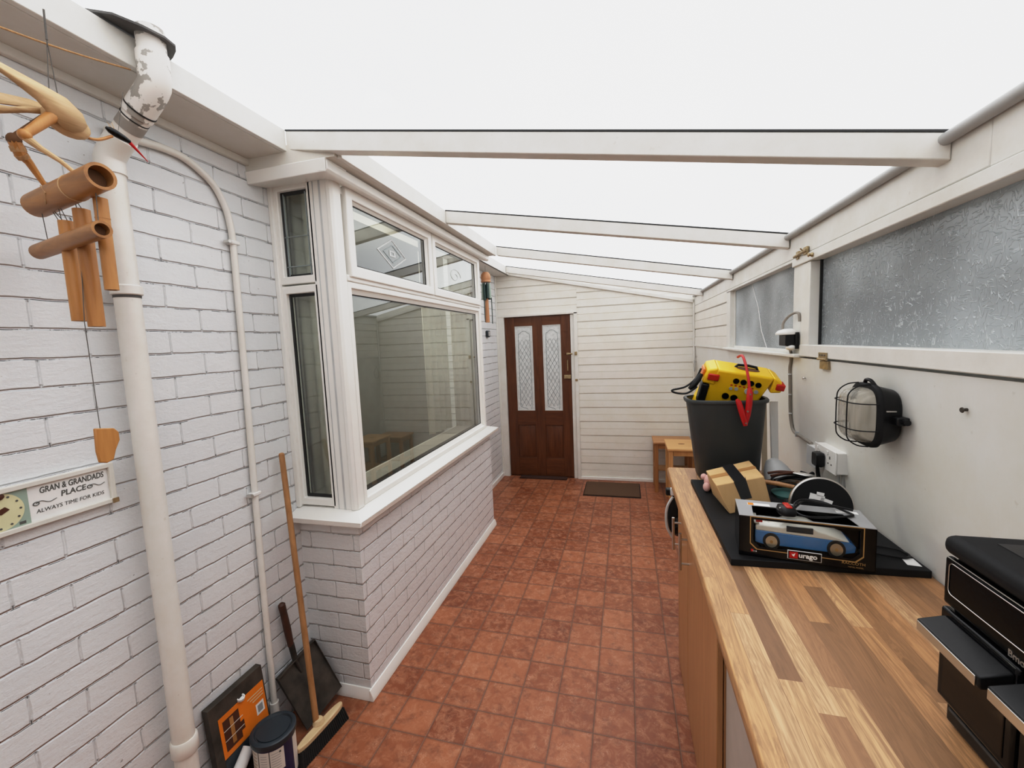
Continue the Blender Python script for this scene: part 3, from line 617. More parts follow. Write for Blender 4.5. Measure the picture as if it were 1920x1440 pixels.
# room behind the glass
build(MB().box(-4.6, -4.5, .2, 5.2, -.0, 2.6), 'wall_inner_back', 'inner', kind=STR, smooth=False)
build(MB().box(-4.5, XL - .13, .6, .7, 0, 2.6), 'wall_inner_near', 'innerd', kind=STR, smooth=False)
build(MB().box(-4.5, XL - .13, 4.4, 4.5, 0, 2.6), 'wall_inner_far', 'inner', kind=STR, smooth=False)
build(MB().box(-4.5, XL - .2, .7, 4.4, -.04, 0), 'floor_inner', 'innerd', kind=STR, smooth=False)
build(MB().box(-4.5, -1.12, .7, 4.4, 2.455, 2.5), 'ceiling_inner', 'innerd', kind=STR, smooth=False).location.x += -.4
build(MB().box(-1.43, XB - .105, YN + .06, YE2 - .01, .86, .958), 'trim_28', 'fridge', kind=STR, bevel=.004)
def curtain(p0, p1, z0, z1, folds, amp, mat, label):
    p0 = Vector((*p0, 0)); p1 = Vector((*p1, 0)); d = p1 - p0; nn = Vector((-d.y, d.x, 0)).normalized(); K = folds * 8; vs = []
    for z in (z0, z1):
        for i in range(K + 1):
            p = p0 + d * (i / K) + nn * (math.sin(i / 8 * 2 * PI) * amp); vs.append((p.x, p.y, z))
    mb = MB().add(vs, [(i, i + 1, K + 2 + i, K + 1 + i) for i in range(K)])
    return build(mb, 'curtain', mat, solid=.003, label=label, cat='curtain', group='curtains behind the bay window')
curtain((-1.235, 3.395), (-1.42, 3.33), .96, 2.37, 3, .010, 'curt', 'cream curtain hanging inside at the far end of the bay window')
curtain((-1.45, 3.30), (-1.50, 2.98), .96, 2.37, 4, .014, 'curt', 'gathered cream curtain beside the far end curtain inside the bay window')
curtain((-1.62, 1.74), (-1.40, 1.70), .94, 2.40, 3, .012, 'curt', 'cream curtain hanging just behind the narrow side pane of the bay window')
curtain((-1.545, 1.695), (-1.495, 1.685), .94, 2.40, 1, .006, 'curtd', 'dark grey curtain behind the narrow side pane of the bay window')

# ------------------------------------------------------------------ back door
dr = empty('door_1', ((DL + DR) / 2, YB, 0), kind=STR)
yd = YB + .004
pl = [(-1.297, -1.078), (-.958, -.740)]; gz = (.822, 1.848); lz = (.235, .646)
mb = MB()
for a, b in ((DL, pl[0][0]), (pl[0][1], pl[1][0]), (pl[1][1], DR)): mb.box(a, b, yd, yd + .04, .012, DT)
build(mb, 'stile', 'door', dr, bevel=.002)
mb = MB()
for a, b in pl:
    mb.box(a, b, yd + .0005, yd + .04, gz[1], DT - .0005).box(a, b, yd + .0005, yd + .04, lz[1], gz[0]).box(a, b, yd + .0005, yd + .04, .0125, lz[0])
build(mb, 'rail', 'doorx', dr, bevel=.002)
for a, b in pl:
    build(MB().box(a, b, yd + .014, yd + .02, lz[0], lz[1]), 'lower_panel', 'door', dr, smooth=False)
    build(MB().hexa([(a + .035, yd + .004, lz[0] + .035), (b - .035, yd + .004, lz[0] + .035), (b - .012, yd + .014, lz[0] + .012), (a + .012, yd + .014, lz[0] + .012), (a + .035, yd + .004, lz[1] - .035), (b - .035, yd + .004, lz[1] - .035), (b - .012, yd + .014, lz[1] - .012), (a + .012, yd + .014, lz[1] - .012)]), 'raised_panel', 'door', dr, bevel=.003)
    g = build(MB().box(a, b, yd + .014, yd + .018, gz[0], gz[1]), 'glass_panel', 'frost', dr, smooth=False)
    o = [(a, yd + .008, gz[0]), (b, yd + .008, gz[0]), (b, yd + .008, gz[1]), (a, yd + .008, gz[1])]; t = .012
    i = [(a + t, yd + .008, gz[0] + t), (b - t, yd + .008, gz[0] + t), (b - t, yd + .008, gz[1] - t), (a + t, yd + .008, gz[1] - t)]
    build(MB().ring(o, i, (0, .007, 0)), 'glass_border', 'leadl', g, smooth=False)
    # diamond leading clipped to a gothic border
    mb = MB(); cx = (a + b) / 2; hw = (b - a) / 2 - .038; z0, z1 = gz[0] + .05, gz[1] - .06
    outl = smoothpts([(cx - hw, yd + .012, z0), (cx - hw, yd + .012, z1 - .12), (cx - hw * .7, yd + .012, z1 - .03), (cx, yd + .012, z1), (cx + hw * .7, yd + .012, z1 - .03), (cx + hw, yd + .012, z1 - .12), (cx + hw, yd + .012, z0), (cx, yd + .012, z0 - .02), (cx - hw, yd + .012, z0)], 4)
    mb.tube(outl, .0022, 5)
    for sg in (1, -1):
        z = z0 - .2
        while z < z1:
            p = []; 
            for k in range(41):
                xx = cx - hw + 2 * hw * k / 40; zz = z + (k / 40 if sg > 0 else 1 - k / 40) * .25
                if z0 < zz < z1 - .10 - .0 * k: p.append((xx, yd + .012, zz))
            if len(p) > 3: mb.tube([p[0], p[-1]], .0016, 5)
            z += .085
    build(mb, 'leading', 'lead', g)
build(MB().box(DR - .050, DR - .012, yd - .012, yd, 1.485, 1.51).cyl((DR - .03, yd - .018, 1.498), (DR + .02, yd - .018, 1.498), .008, n=12), 'bolt', 'brass', dr, bevel=.002)
build(MB().tube([(DR - .036, yd, 1.43), (DR - .036, yd - .035, 1.42), (DR - .036, yd - .04, 1.36), (DR - .036, yd - .035, 1.30), (DR - .036, yd, 1.29)], .006, 8), 'door_handle', 'brass', dr)
build(MB().box(DR - .085, DR - .004, yd - .022, yd, 1.205, 1.25), 'lock', 'brass', dr, bevel=.004)
# door surround
build(MB().box(XL + .005, DL - .004, YB - .03, YB + .02, 0, DT + .02), 'trim_29', 'wz', kind=STR, bevel=.003)
build(MB().box(DR + .003, DR + .045, YB - .006, YB + .03, 0, DT).box(DR + .047, DR + .086, YB - .032, YB + .02, 0, DT + .02), 'trim_30', 'wz', kind=STR, bevel=.003)
build(MB().box(XL + .005, DR + .086, YB - .032, YB + .02, DT + .003, DT + .026), 'trim_31', 'wx', kind=STR, bevel=.003)
build(MB().box(XL, XL + .014, YB - .045, YB - .014, 0, 2.45), 'trim_32', 'wz', kind=STR, bevel=.002)
for z, hz_ in ((1.50, .02), (1.19, .012)):
    k = build(MB().box(DR + .048, DR + .078, YB - .040, YB - .032, z - hz_, z + hz_), 'strike_plate', 'brass', dr, bevel=.002)
    build(MB().cyl((DR + .063, YB - .040, z), (DR + .063, YB - .052, z), .008, n=12), 'keeper', 'brass', k)

# ------------------------------------------------------------------ pipes on the left wall
px, py = -1.452, .953
dp = empty('drainpipe', (px, py, 0), 'white painted drainpipe running from the roof down the brick wall', 'pipe')
build(MB().cyl((px, py, 0), (px, py, 1.835), .0325, n=28), 'lower_pipe', 'pipe', dp)
build(MB().cyl((px, py, 1.862), (px, py, 2.20), .0325, n=28), 'upper_pipe', 'pipe', dp)
build(MB().lathe([(.036, 0), (.039, .003), (.039, .026), (.034, .030)], (px, py, 1.842), n=28), 'collar', 'pipe', dp)
build(MB().lathe([(.0335, 0), (.0335, .008)], (px, py, 1.834), n=28), 'joint_gap', 'grime', dp)
build(MB().lathe([(.036, 0), (.0385, .004), (.0385, .05), (.035, .055)], (px, py, .33), n=28), 'collar', 'pipe', dp)
pb = [(px, py, 2.19), (px, py, 2.235), (px + .02, py + .003, 2.265), (px + .055, py + .006, 2.293)]
build(MB().tube(smoothpts(pb, 4), .0365, 24), 'elbow', 'pipe', dp)
build(MB().cyl((px + .05, py + .006, 2.290), (px + .125, py + .010, 2.352), .0335, n=24), 'offset_pipe', 'pipew', dp)
build(MB().cyl((px + .078, py + .0075, 2.313), (px + .100, py + .009, 2.331), .0345, n=24), 'bare_band', 'pipeg', dp)
pe = [(px + .115, py + .009, 2.345), (px + .150, py + .011, 2.374), (px + .174, py + .012, 2.394), (px + .188, py + .013, 2.412), (px + .192, py + .013, 2.435), (px + .192, py + .013, 2.49)]
build(MB().tube(pe, .038, 28), 'elbow', 'pipew', dp)

build(MB().cyl((px + .192, py + .013, 2.48), (px + .192, py + .013, 2.555), .034, n=24), 'top_pipe', 'pipew', dp)
d = Vector((.075, .004, .062)).normalized(); c = Vector((px + .128, py + .010, 2.355))
build(MB().cyl(c - d * .002, c + d * .002, .0392, n=24).cyl(c - d * .032, c - d * .029, .0350, n=24), 'rubber_ring', 'seal', dp)

cp = empty('conduit_pipe', (-1.497, 1.36, 0), 'thin white pipe curving up the brick wall beside the bay window', 'pipe')
pts = smoothpts([(-1.494, .98, 2.335), (-1.494, 1.06, 2.343), (-1.494, 1.14, 2.352), (-1.494, 1.21, 2.349), (-1.494, 1.275, 2.323), (-1.494, 1.325, 2.285), (-1.494, 1.362, 2.215), (-1.494, 1.376, 2.14), (-1.494, 1.378, 2.08)], 5) + [Vector(p) for p in ((-1.494, 1.37, 1.53), (-1.494, 1.358, 1.031), (-1.494, 1.351, .553), (-1.494, 1.348, .14))]
build(MB().tube(pts, .0125, 12), 'pipe', 'pipe', cp)
build(MB().cyl((-1.494, 1.348, .0), (-1.494, 1.348, .15), .018, n=16), 'foot_socket', 'pipe', cp)
for z, y in ((2.09, 1.378), (1.075, 1.359)):
    cl = build(MB().box(-1.51, -1.478, y - .019, y + .019, z - .008, z + .008), 'pipe_clip', 'white', cp, bevel=.004)
    build(MB().cyl((-1.50, y - .03, z), (-1.475, y - .03, z), .007, n=10), 'screw', 'steel', cl)

tw = build(MB().tube(smoothpts([(-1.300, .30, 2.33), (-1.296, .50, 2.352), (-1.294, .673, 2.376), (-1.294, .80, 2.402), (-1.293, .927, 2.436)], 6), .0022, 6), 'twine', 'twine', label='brown twine stretched under the eaves to the drainpipe', cat='string')

# ------------------------------------------------------------------ bamboo bird wind chime
b = empty('bird_wind_chime', (-1.27, .74, 1.40), 'bamboo bird wind chime with black head and red beak hanging under the eaves', 'wind chime')
R3 = Matrix.Rotation(math.radians(-12), 3, 'X')
build(MB().ell((-1.27, .752, 2.214), (.024, .046, .031), rot=R3), 'body', 'leaf', b)
def leafpart(poly, name, x, thick=.0025, bulge=.012, mat='leaf'):
    n = len(poly); P = [Vector((p[2] if len(p) > 2 else x, p[0], p[1])) for p in poly]
    c = sum(P, Vector()) / n + Vector((bulge, 0, 0))
    mb = MB().add(P + [c], [(i, (i + 1) % n, n) for i in range(n)])
    return build(mb, name, mat, b, solid=thick, angle=80)
leafpart([(.56, 2.290, -1.25), (.62, 2.277, -1.245), (.665, 2.269, -1.242), (.705, 2.262, -1.24), (.740, 2.256, -1.24), (.769, 2.236, -1.242), (.780, 2.214, -1.248), (.770, 2.198, -1.25), (.752, 2.188, -1.25), (.733, 2.189, -1.25), (.714, 2.205, -1.25), (.690, 2.230, -1.25), (.650, 2.252, -1.25), (.60, 2.272, -1.25)], 'wing', -1.25)
leafpart([(.58, 2.236, -1.33), (.66, 2.244, -1.32), (.71, 2.252, -1.31), (.752, 2.250, -1.30), (.745, 2.236, -1.29), (.700, 2.228, -1.30), (.650, 2.216, -1.32), (.58, 2.205, -1.33)], 'wing', -1.31, bulge=-.008)
leafpart([(.585, 2.188, -1.29), (.645, 2.198, -1.29), (.699, 2.226, -1.285), (.742, 2.240, -1.28), (.735, 2.224, -1.28), (.690, 2.209, -1.285), (.640, 2.184, -1.29), (.585, 2.170, -1.29)], 'tail', -1.29)
build(MB().cyl((-1.255, .722, 2.214), (-1.25, .664, 2.146), .0125, .0085, n=14).ell((-1.25, .662, 2.143), (.012, .012, .012), 12, 8), 'thigh', 'bamboo', b)
build(MB().cyl((-1.30, .740, 2.225), (-1.325, .684, 2.158), .0125, .0085, n=14).ell((-1.325, .682, 2.154), (.013, .013, .014), 12, 8), 'thigh', 'bambd', b)
build(MB().tube([(-1.25, .661, 2.140), (-1.247, .684, 2.124), (-1.243, .715, 2.108), (-1.235, .742, 2.083)], [.009, .0065, .005, .0045], 10), 'leg', 'leaf', b)
build(MB().tube([(-1.325, .682, 2.152), (-1.33, .692, 2.128), (-1.335, .708, 2.115), (-1.345, .738, 2.072)], [.012, .0115, .008, .005], 10), 'leg', 'bamboo', b)
build(MB().tube([(-1.329, .6872, 2.1425), (-1.3305, .691, 2.132)], [.0135, .0135], 12).tube([(-1.3305, .6925, 2.1275), (-1.333, .699, 2.121)], [.0128, .012], 12), 'leg_binding', 'twine', b)
build(MB().tube(smoothpts([(-1.27, .778, 2.200), (-1.27, .796, 2.197), (-1.27, .818, 2.204), (-1.27, .846, 2.224)], 4), .0035, 8), 'neck', 'bamboo', b)
dh = Vector((0, .048, -.012)).normalized()
h = build(MB().lathe([(.003, -.004), (.0075, .004), (.009, .016), (.008, .034), (.005, .050)], (-1.27, .838, 2.239), dh, 16), 'head', 'blackg', b)
build(MB().lathe([(.0045, 0), (.0042, .008), (.0008, .056)], (-1.27, .884, 2.2275), (0, .044, -.036), 12), 'beak', 'red', b)
build(MB().cyl((-1.27, .849, 2.242), (-1.272, .839, 2.257), .0012, .0004, n=6).cyl((-1.268, .852, 2.242), (-1.266, .846, 2.258), .0012, .0004, n=6), 'crest', 'leaf', b)
pA, pB = Vector((-1.415, .753, 2.042)), Vector((-1.105, .704, 2.052))
build(MB().pipe(pA, pB, .0285, .022), 'perch_tube', 'bamboox', b, angle=50)
dd = (pB - pA).normalized()
build(MB().cyl(pA + dd * .02, pB - dd * .03, .0215, n=20), 'tube_core', 'bambd', b)
build(MB().cyl(pA + dd * .195, pA + dd * .199, .0295, n=24), 'raffia_binding', 'leaf', b)
build(MB().tube([pA + dd * .10 + Vector((0, -.025, .018)), pA + dd * .13 + Vector((0, -.029, -.006)), pA + dd * .10 + Vector((0, -.02, -.022))], .0013, 6), 'raffia_binding', 'leaf', b)
def hang(x, y, z0, z1, r, name='chime_tube'):
    o = build(MB().pipe((x, y, z0), (x, y, z1), r, r * .72, 18).cyl((x, y, z1 - (z1 - z0) * .22), (x, y, z1 - (z1 - z0) * .22 + .003), r * 1.05, n=18), name, 'bamboo', b, angle=50)
    build(MB().cyl((x, y, z0 + .008), (x, y, z1 - .02), r * .7, n=12), 'tube_inside', 'bambd', o)
    return o
tubes = [(-1.31, .748, 1.750, 1.990, .0155), (-1.25, .746, 1.733, 2.010, .0165), (-1.18, .744, 1.816, 2.030 - .004, .0135), (-1.345, .776, 1.752, 1.98, .009)]
for t in tubes: hang(*t)
build(MB().pipe((-1.455, .765, 1.935), (-1.10, .690, 1.935), .0185, .013, 20), 'cross_tube', 'bamboox', b, angle=50)
build(MB().cyl((-1.44, .762, 1.935), (-1.12, .694, 1.935), .0128, n=14), 'tube_inside', 'bambd', b)
def strg(*P, r=.001): build(MB().tube(P, r, 6), 'string', 'string', b)
strg((-1.27, .738, 2.452), (-1.27, .736, 2.386), r=.0022)
strg((-1.262, .722, 2.262), (-1.27, .736, 2.386), (-1.268, .742, 2.255), r=.0011)
strg((-1.27, .862, 2.245), (-1.27, .885, 2.352), r=.0007)
strg((-1.38, .742, 2.02), (-1.40, .757, 1.95)); strg((-1.14, .712, 2.03), (-1.125, .700, 1.95))
for t in tubes: strg((t[0] - .012, t[1], t[3] - .012), (t[0], .735, 2.035), (t[0] + .012, t[1], t[3] - .012))
strg((-1.25, .735, 1.93), (-1.25, .722, 1.742), (-1.25, .724, 1.475))
cl = [(.709, 1.487), (.748, 1.480), (.757, 1.468), (.757, 1.448), (.746, 1.425), (.739, 1.402), (.725, 1.397), (.710, 1.402), (.707, 1.430)]
build(MB().prism([(-1.25, a, z) for a, z in cl], (.006, .002, 0)), 'clapper', 'bamboo', b, bevel=.002)

# ------------------------------------------------------------------ wall sign
s = empty('wall_sign', (-1.50, .66, 1.222), 'white framed sign with a green clock dial picture and handwritten words on the brick wall', 'sign')
y0, y1, z0, z1 = .44, .882, 1.226, 1.346
build(MB().box(-1.509, -1.498, y0, y1, z0, z1), 'back_panel', 'paper', s, smooth=False)
t = .013
build(MB().ring([(-1.498, y0, z0), (-1.498, y1, z0), (-1.498, y1, z1), (-1.498, y0, z1)], [(-1.498, y0 + t, z0 + t), (-1.498, y1 - t, z0 + t), (-1.498, y1 - t, z1 - t), (-1.498, y0 + t, z1 - t)], (.010, 0, 0)), 'frame', 'offw', s, bevel=.002)
build(MB().box(-1.487, -1.484, y1 - .014, y1 + .001, z0 - .001, z0 + .013), 'corner_cap', 'brass', s, smooth=False)
g = build(MB().box(-1.498, -1.4965, .575, .694, z0 + t, z1 - t), 'picture', 'green', s, smooth=False)
yc, zc = .638, 1.286
build(MB().lathe([(.047, 0), (.047, .001)], (-1.4965, yc, zc), (1, 0, 0), 40), 'dial', 'cream', g)
mb = MB()
for k in range(12):
    a = k * PI / 6; mb.cyl((-1.4955, yc + .040 * math.cos(a), zc + .040 * math.sin(a)), (-1.4945, yc + .040 * math.cos(a), zc + .040 * math.sin(a)), .0026, n=8)
mb.box(-1.4965, -1.4955, .672, .684, z0 + t + .004, z0 + t + .011)
build(mb, 'dial_marks', 'ink', g)
build(MB().prism([(-1.4954, yc - .01, zc + .002), (-1.4954, yc + .012, zc + .012), (-1.4954, yc + .020, zc + .003), (-1.4954, yc + .004, zc - .006)], (.001, 0, 0)).ell((-1.493, yc - .004, zc + .040), (.004, .018, .010), 14, 8), 'brown_bird', 'brownp', g)
text('GRAN & GRANDADS', 'lettering', 'ink', s, (-1.4975, .717, 1.3085), (0, 1, 0), (0, 0, 1), .0225, shear=.12, width=.142, bold=.0004)
text('PLACE', 'lettering', 'ink', s, (-1.4975, .759, 1.286), (0, 1, 0), (0, 0, 1), .0215, shear=.12, width=.056, bold=.0004)
text('ALWAYS TIME FOR KIDS', 'lettering', 'ink', s, (-1.4975, .706, 1.258), (0, 1, 0), (0, 0, 1), .0145, shear=.12, width=.150)
def flourish(y, z, w, sgn=1):
    pts = [(-1.4970, y + w * k / 30, z + .0045 * math.sin(k / 30 * 2.2 * PI) * (1.2 - k / 40)) for k in range(31)]
    lp = [(-1.4970, y + .006 * math.cos(a / 10 * 2 * PI + PI), z + .0045 * math.sin(a / 10 * 2 * PI + PI)) for a in range(12)]
    return MB().tube(pts, .0009, 5).tube(lp, .0012, 5)
for q in ((.708, 1.284, .042), (.824, 1.291, .036)): build(flourish(*q), 'flourish', 'ink', s)

# ------------------------------------------------------------------ corner on the floor
br = empty('broom', (-1.28, 1.36, 0), 'long-handled broom with a pale wooden head and black bristles leaning on the sill', 'broom')
build(MB().cyl((-1.293, 1.358, .080), (-1.473, 1.494, 1.205), .0125, .0115, n=16).ell((-1.473, 1.494, 1.205), (.0115, .0115, .008), 14, 8), 'handle', 'ash', br)
dv = Vector((.024, .215, 0)).normalized(); nv = Vector((dv.y, -dv.x, 0)); c0 = Vector((-1.275, 1.362, .058))
poly = []
for k in range(24):
    a = 2 * PI * k / 24; sx = math.copysign(abs(math.cos(a)) ** .6, math.cos(a)); sy = math.copysign(abs(math.sin(a)) ** .8, math.sin(a))
    poly.append(c0 + dv * (.120 * sx) + nv * (.019 * sy))
hd = build(MB().prism(poly, (0, 0, .022)).lathe([(.026, 0), (.021, .012), (.016, .022)], c0 + Vector((-.013, .003, .020)), n=18), 'head', 'broomw', br, bevel=.004)
mb = MB()
for k in range(-12, 13):
    for j in (-2, -1, 0, 1, 2):
        p = c0 + dv * (k * .0092) + nv * (j * .008) + Vector((0, 0, .002)); q = p + Vector((0, 0, -.059)) + dv * (k * .0009) + nv * (j * .0028 + .006)
        mb.cyl(p, q, .0042, .0052, n=6)
build(mb, 'bristles', 'bristle', hd, kind='stuff')

dpn = empty('dustpan', (-1.42, 1.48, 0), 'old rusty iron dustpan standing on edge in the brick corner', 'dustpan')
B0 = Vector((-1.372, 1.385, .004)); Ls = Vector((-1.496, 1.367, .240)); Rt = Vector((-1.330, 1.570, .062)); Tp = B0 + (Ls - B0) + (Rt - B0) + Vector((-.01, .008, -.01))
nrm = (Rt - B0).cross(Ls - B0).normalized()
if nrm.x < 0: nrm = -nrm
e = nrm * .03
build(MB().hexa([B0, Rt, Tp, Ls, B0 + nrm * .002, Rt + nrm * .002, Tp + nrm * .002, Ls + nrm * .002]), 'pan', 'rust', dpn)
mb = MB()
mb.hexa([Ls, Ls + (B0 - Ls) * .98, B0 + nrm * .002, Ls + nrm * .002, Ls + e, B0 + nrm * .004, B0 + nrm * .004 + (Rt - B0) * .01, Ls + e + (Tp - Ls) * .012])
mb.hexa([Tp, Rt, Rt + nrm * .002, Tp + nrm * .002, Tp + e, Rt + nrm * .004, Rt + nrm * .004 + (B0 - Rt) * .01, Tp + e + (Ls - Tp) * .012])
mb.hexa([Ls, Tp, Tp + (Rt - Tp) * .015, Ls + (B0 - Ls) * .015, Ls + e, Tp + e, Tp + e + (Rt - Tp) * .015, Ls + e + (B0 - Ls) * .015])
build(mb, 'pan_rim', 'rust', dpn, smooth=False)
mid = Ls * .52 + Tp * .48
build(MB().cyl(mid + (B0 - Ls) * .25 + nrm * .006, mid + nrm * .012, .006, .011, n=12).cyl(mid + nrm * .012, (-1.476, 1.448, .345), .012, .013, n=14), 'handle_socket', 'rust', dpn)
build(MB().tube([(-1.477, 1.447, .34), (-1.480, 1.440, .42), (-1.483, 1.432, .50), (-1.485, 1.427, .545), (-1.485, 1.4265, .552)], [.013, .0155, .0145, .015, .008], 14), 'handle', 'dkhandle', dpn)

pt = empty('paint_tin', (-1.352, 1.205, 0), 'dark blue lidded paint tin with a pale printed label on the floor', 'tin')
cx, cy = -1.345, 1.197
build(MB().lathe([(.070, 0), (.074, .004), (.073, .010), (.073, .178), (.0755, .184), (.0755, .190), (.073, .194)], (cx, cy, 0), n=44), 'body', 'navy', pt)
build(MB().lathe([(.078, .180), (.080, .186), (.080, .202), (.074, .206), (.066, .206), (.062, .200), (.058, .200), (.0575, .2035), (.001, .2035)], (cx, cy, 0), n=44), 'lid', 'tin', pt)
def wrap(a0, a1, z0, z1, name, mat, r=.0738, par=None, slope=0):
    K = 14; vs = []
    for i in range(K + 1):
        a = math.radians(a0 + (a1 - a0) * i / K)
        vs += [(cx + r * math.cos(a), cy + r * math.sin(a), z0 + slope * i / K), (cx + r * math.cos(a), cy + r * math.sin(a), z1)]
    return build(MB().add(vs, [(2 * i, 2 * i + 2, 2 * i + 3, 2 * i + 1) for i in range(K)]), name, mat, par or pt)
lb = wrap(-125, -20, .085, .172, 'label', 'offw', slope=-.0)
wrap(-125, -85, .035, .0851, 'label', 'offw'); wrap(10, 75, .02, .17, 'label', 'offw')
for a in (-92, -60): wrap(a, a + 2.5, .05, .173, 'label_line', 'ink', .0741, lb)
for k in range(7):
    wrap(-118, -97, .16 - .014 * k, .163 - .014 * k, 'label_print', 'gold', .0740, lb); wrap(-84, -66, .156 - .010 * k, .158 - .010 * k, 'label_print', 'greycard', .0740, lb); wrap(-54, -30, .158 - .010 * k, .160 - .010 * k, 'label_print', 'greycard', .0740, lb)
wrap(-33, -28, .155, .163, 'label_print', 'ink', .0742, lb)

fb = empty('flat_box', (-1.49, 1.175, 0), 'flat dark grey box with an orange printed sleeve leaning on the brick wall', 'box')
def fq(y0, y1, z0, z1, x0, x1, name, mat, par): return build(MB().hexa([(x0 + .09 * (.37 - z0), y0, z0), (x1 + .09 * (.37 - z0), y0, z0), (x1 + .09 * (.37 - z0), y1, z0), (x0 + .09 * (.37 - z0), y1, z0), (x0 + .09 * (.37 - z1), y0, z1), (x1 + .09 * (.37 - z1), y0, z1), (x1 + .09 * (.37 - z1), y1, z1), (x0 + .09 * (.37 - z1), y1, z1)]), name, mat, par, bevel=.0015 if x1 - x0 > .01 else 0)
fq(1.055, 1.290, .0, .372, -1.505, -1.478, 'carton', 'rust', fb)
sl = fq(1.085, 1.283, .155, .312, -1.478, -1.4768, 'orange_sleeve', 'orange', fb)
fq(1.085, 1.283, .06, .152, -1.478, -1.4768, 'navy_band', 'tin', fb)
fq(1.098, 1.165, .175, .292, -1.4768, -1.4763, 'printed_picture', 'brownp', sl)
fq(1.165, 1.180, .20, .235, -1.4768, -1.4763, 'printed_picture', 'brownp', sl); fq(1.125, 1.140, .185, .285, -1.4763, -1.4759, 'picture_plank', 'bamboo', sl)
for z in (.214, .252): fq(1.098, 1.178, z, z + .002, -1.4763, -1.4757, 'print_line', 'offw', sl)
for k in range(3): fq(1.205 + .01 * k, 1.275, .283 - .012 * k, .286 - .012 * k, -1.4768, -1.4762, 'print_line', 'cream', sl)
fq(1.235, 1.272, .195, .240, -1.4768, -1.4763, 'badge', 'paper', sl)
fq(1.242, 1.265, .203, .232, -1.4763, -1.4759, 'badge', 'greycard', sl)
build(MB().lathe([(.014, 0), (.014, .01), (.010, .010), (.009, .004)], (-1.472, 1.182, .315), (.3, -.1, 1), 18), 'tube_cap', 'paper', fb)

rl_ = empty('paper_roll', (-1.43, 1.12, 0), 'white paper roll lying on the floor between the paint tin and the wall', 'roll')
build(MB().cyl((-1.416, 1.01, .024), (-1.437, 1.165, .135), .0215, n=26), 'roll', 'paper', rl_)
build(MB().cyl((-1.4159, 1.0095, .0237), (-1.4158, 1.009, .0234), .016, n=20), 'roll_end', 'grey', rl_)

# ------------------------------------------------------------------ far left corner
ch = empty('pottery_wind_chime', (-1.41, 4.24, 1.85), 'wind chime with a round terracotta top and dark green hangers beyond the bay window', 'wind chime')
cx, cy = -1.385, 4.225
build(MB().lathe([(.004, .105), (.03, .10), (.048, .075), (.052, .045), (.046, .02), (.05, .012), (.05, 0), (.01, 0)][::-1], (cx, cy, 2.285), n=28), 'top_bead', 'chimet', ch)
build(MB().cyl((cx, cy, 2.385), (cx, cy, 2.452), .0012, n=6), 'string', 'string', ch)
for k in range(7):
    a = 2 * PI * k / 7; x, y = cx + .036 * math.cos(a), cy + .036 * math.sin(a)
    build(MB().lathe([(.004, 0), (.012, -.02), (.014, -.08), (.016, -.16 - .01 * (k % 3))], (x, y, 2.28), n=12), 'hanger', 'chimeg' if k % 4 else 'green', ch)
build(MB().cyl((cx, cy, 1.875), (cx, cy, 2.12), .022, .018, n=18), 'centre_tube', 'chimet', ch)
for k in range(3):
    a = 2 * PI * k / 3 + .3; x, y = cx + .05 * math.cos(a), cy + .05 * math.sin(a)
    build(MB().cyl((x, y, 1.86 + .02 * k), (x, y, 2.13), .0045, n=8), 'rod', 'chimeg', ch)
db = empty('wall_sensor', (-1.50, 4.55, 1.73), 'small rounded dark grey box on the white brick wall below the pottery wind chime', 'box')
build(MB().box(-1.510, -1.480, 4.505, 4.60, 1.728, 1.802), 'case', 'tin', db, bevel=.012, seg=4)
build(MB().box(-1.4805, -1.4785, 4.52, 4.585, 1.740, 1.79), 'face', 'grey', db, bevel=.0008)

# ------------------------------------------------------------------ floor mat and door weather bar
dm = empty('door_mat', (-.17, 4.63, 0), 'brown coir mat on the tiles below the white cladding', 'mat')
build(MB().box(-.462, .117, 4.418, 4.838, .0, .014), 'pile', 'mat', dm, bevel=.004)
build(MB().box(-.470, .125, 4.410, 4.846, .0, .006), 'backing', 'blackm', dm, bevel=.002)
tm = empty('threshold_bar', (-.99, 4.9, 0), 'narrow dark brown weather bar against the foot of the brown door', 'mat')
build(MB().box(-1.28, -.705, 4.872, 4.962, .0, .018), 'pile', 'wbar', tm, bevel=.005)  # weather bar at the door foot, built as a mat-like strip

# ------------------------------------------------------------------ stools
def stool(x0, x1, y0, y1, h, mt, ml, label, slot=True):
    r = empty('step_stool', ((x0 + x1) / 2, (y0 + y1) / 2, 0), label, 'stool')
    build(MB().box(x0, x1, y0, y1, h - .024, h), 'top', mt, r, bevel=.006, seg=3)
    if slot:
        build(MB().lathe([(.030, 0), (.030, .0012)], ((x0 + x1) / 2 - .015, (y0 + y1) / 2, h - .0002), n=20, sx=1, sy=.42), 'hand_slot', 'bambd', r)
    for sx in (0, 1):
        for sy in (0, 1):
            X = x0 + .012 if sx == 0 else x1 - .012 - .038; Y = y0 + .015 if sy == 0 else y1 - .015 - .038
            build(MB().box(X, X + .038, Y, Y + .038, 0, h - .024), 'leg', ml, r, bevel=.003)
    a0, a1, b0, b1 = x0 + .052, x1 - .052, y0 + .022, y1 - .022
    for Y in (b0, b1 - .02): build(MB().box(a0, a1, Y, Y + .02, h - .075, h - .026), 'apron', ml, r, bevel=.002)
    for X in (x0 + .02, x1 - .04): build(MB().box(X, X + .02, y0 + .055, y1 - .055, h - .075, h - .026), 'apron', ml, r, bevel=.002)
    for X in (x0 + .02, x1 - .04): build(MB().box(X, X + .02, y0 + .055, y1 - .055, h * .40, h * .40 + .035), 'stretcher', ml, r, bevel=.002)
    build(MB().box(x0 + .04, x1 - .04, b0 + .02, b1 - .1, h * .42, h * .42 + .02), 'step_board', mt, r, bevel=.003)
    return r
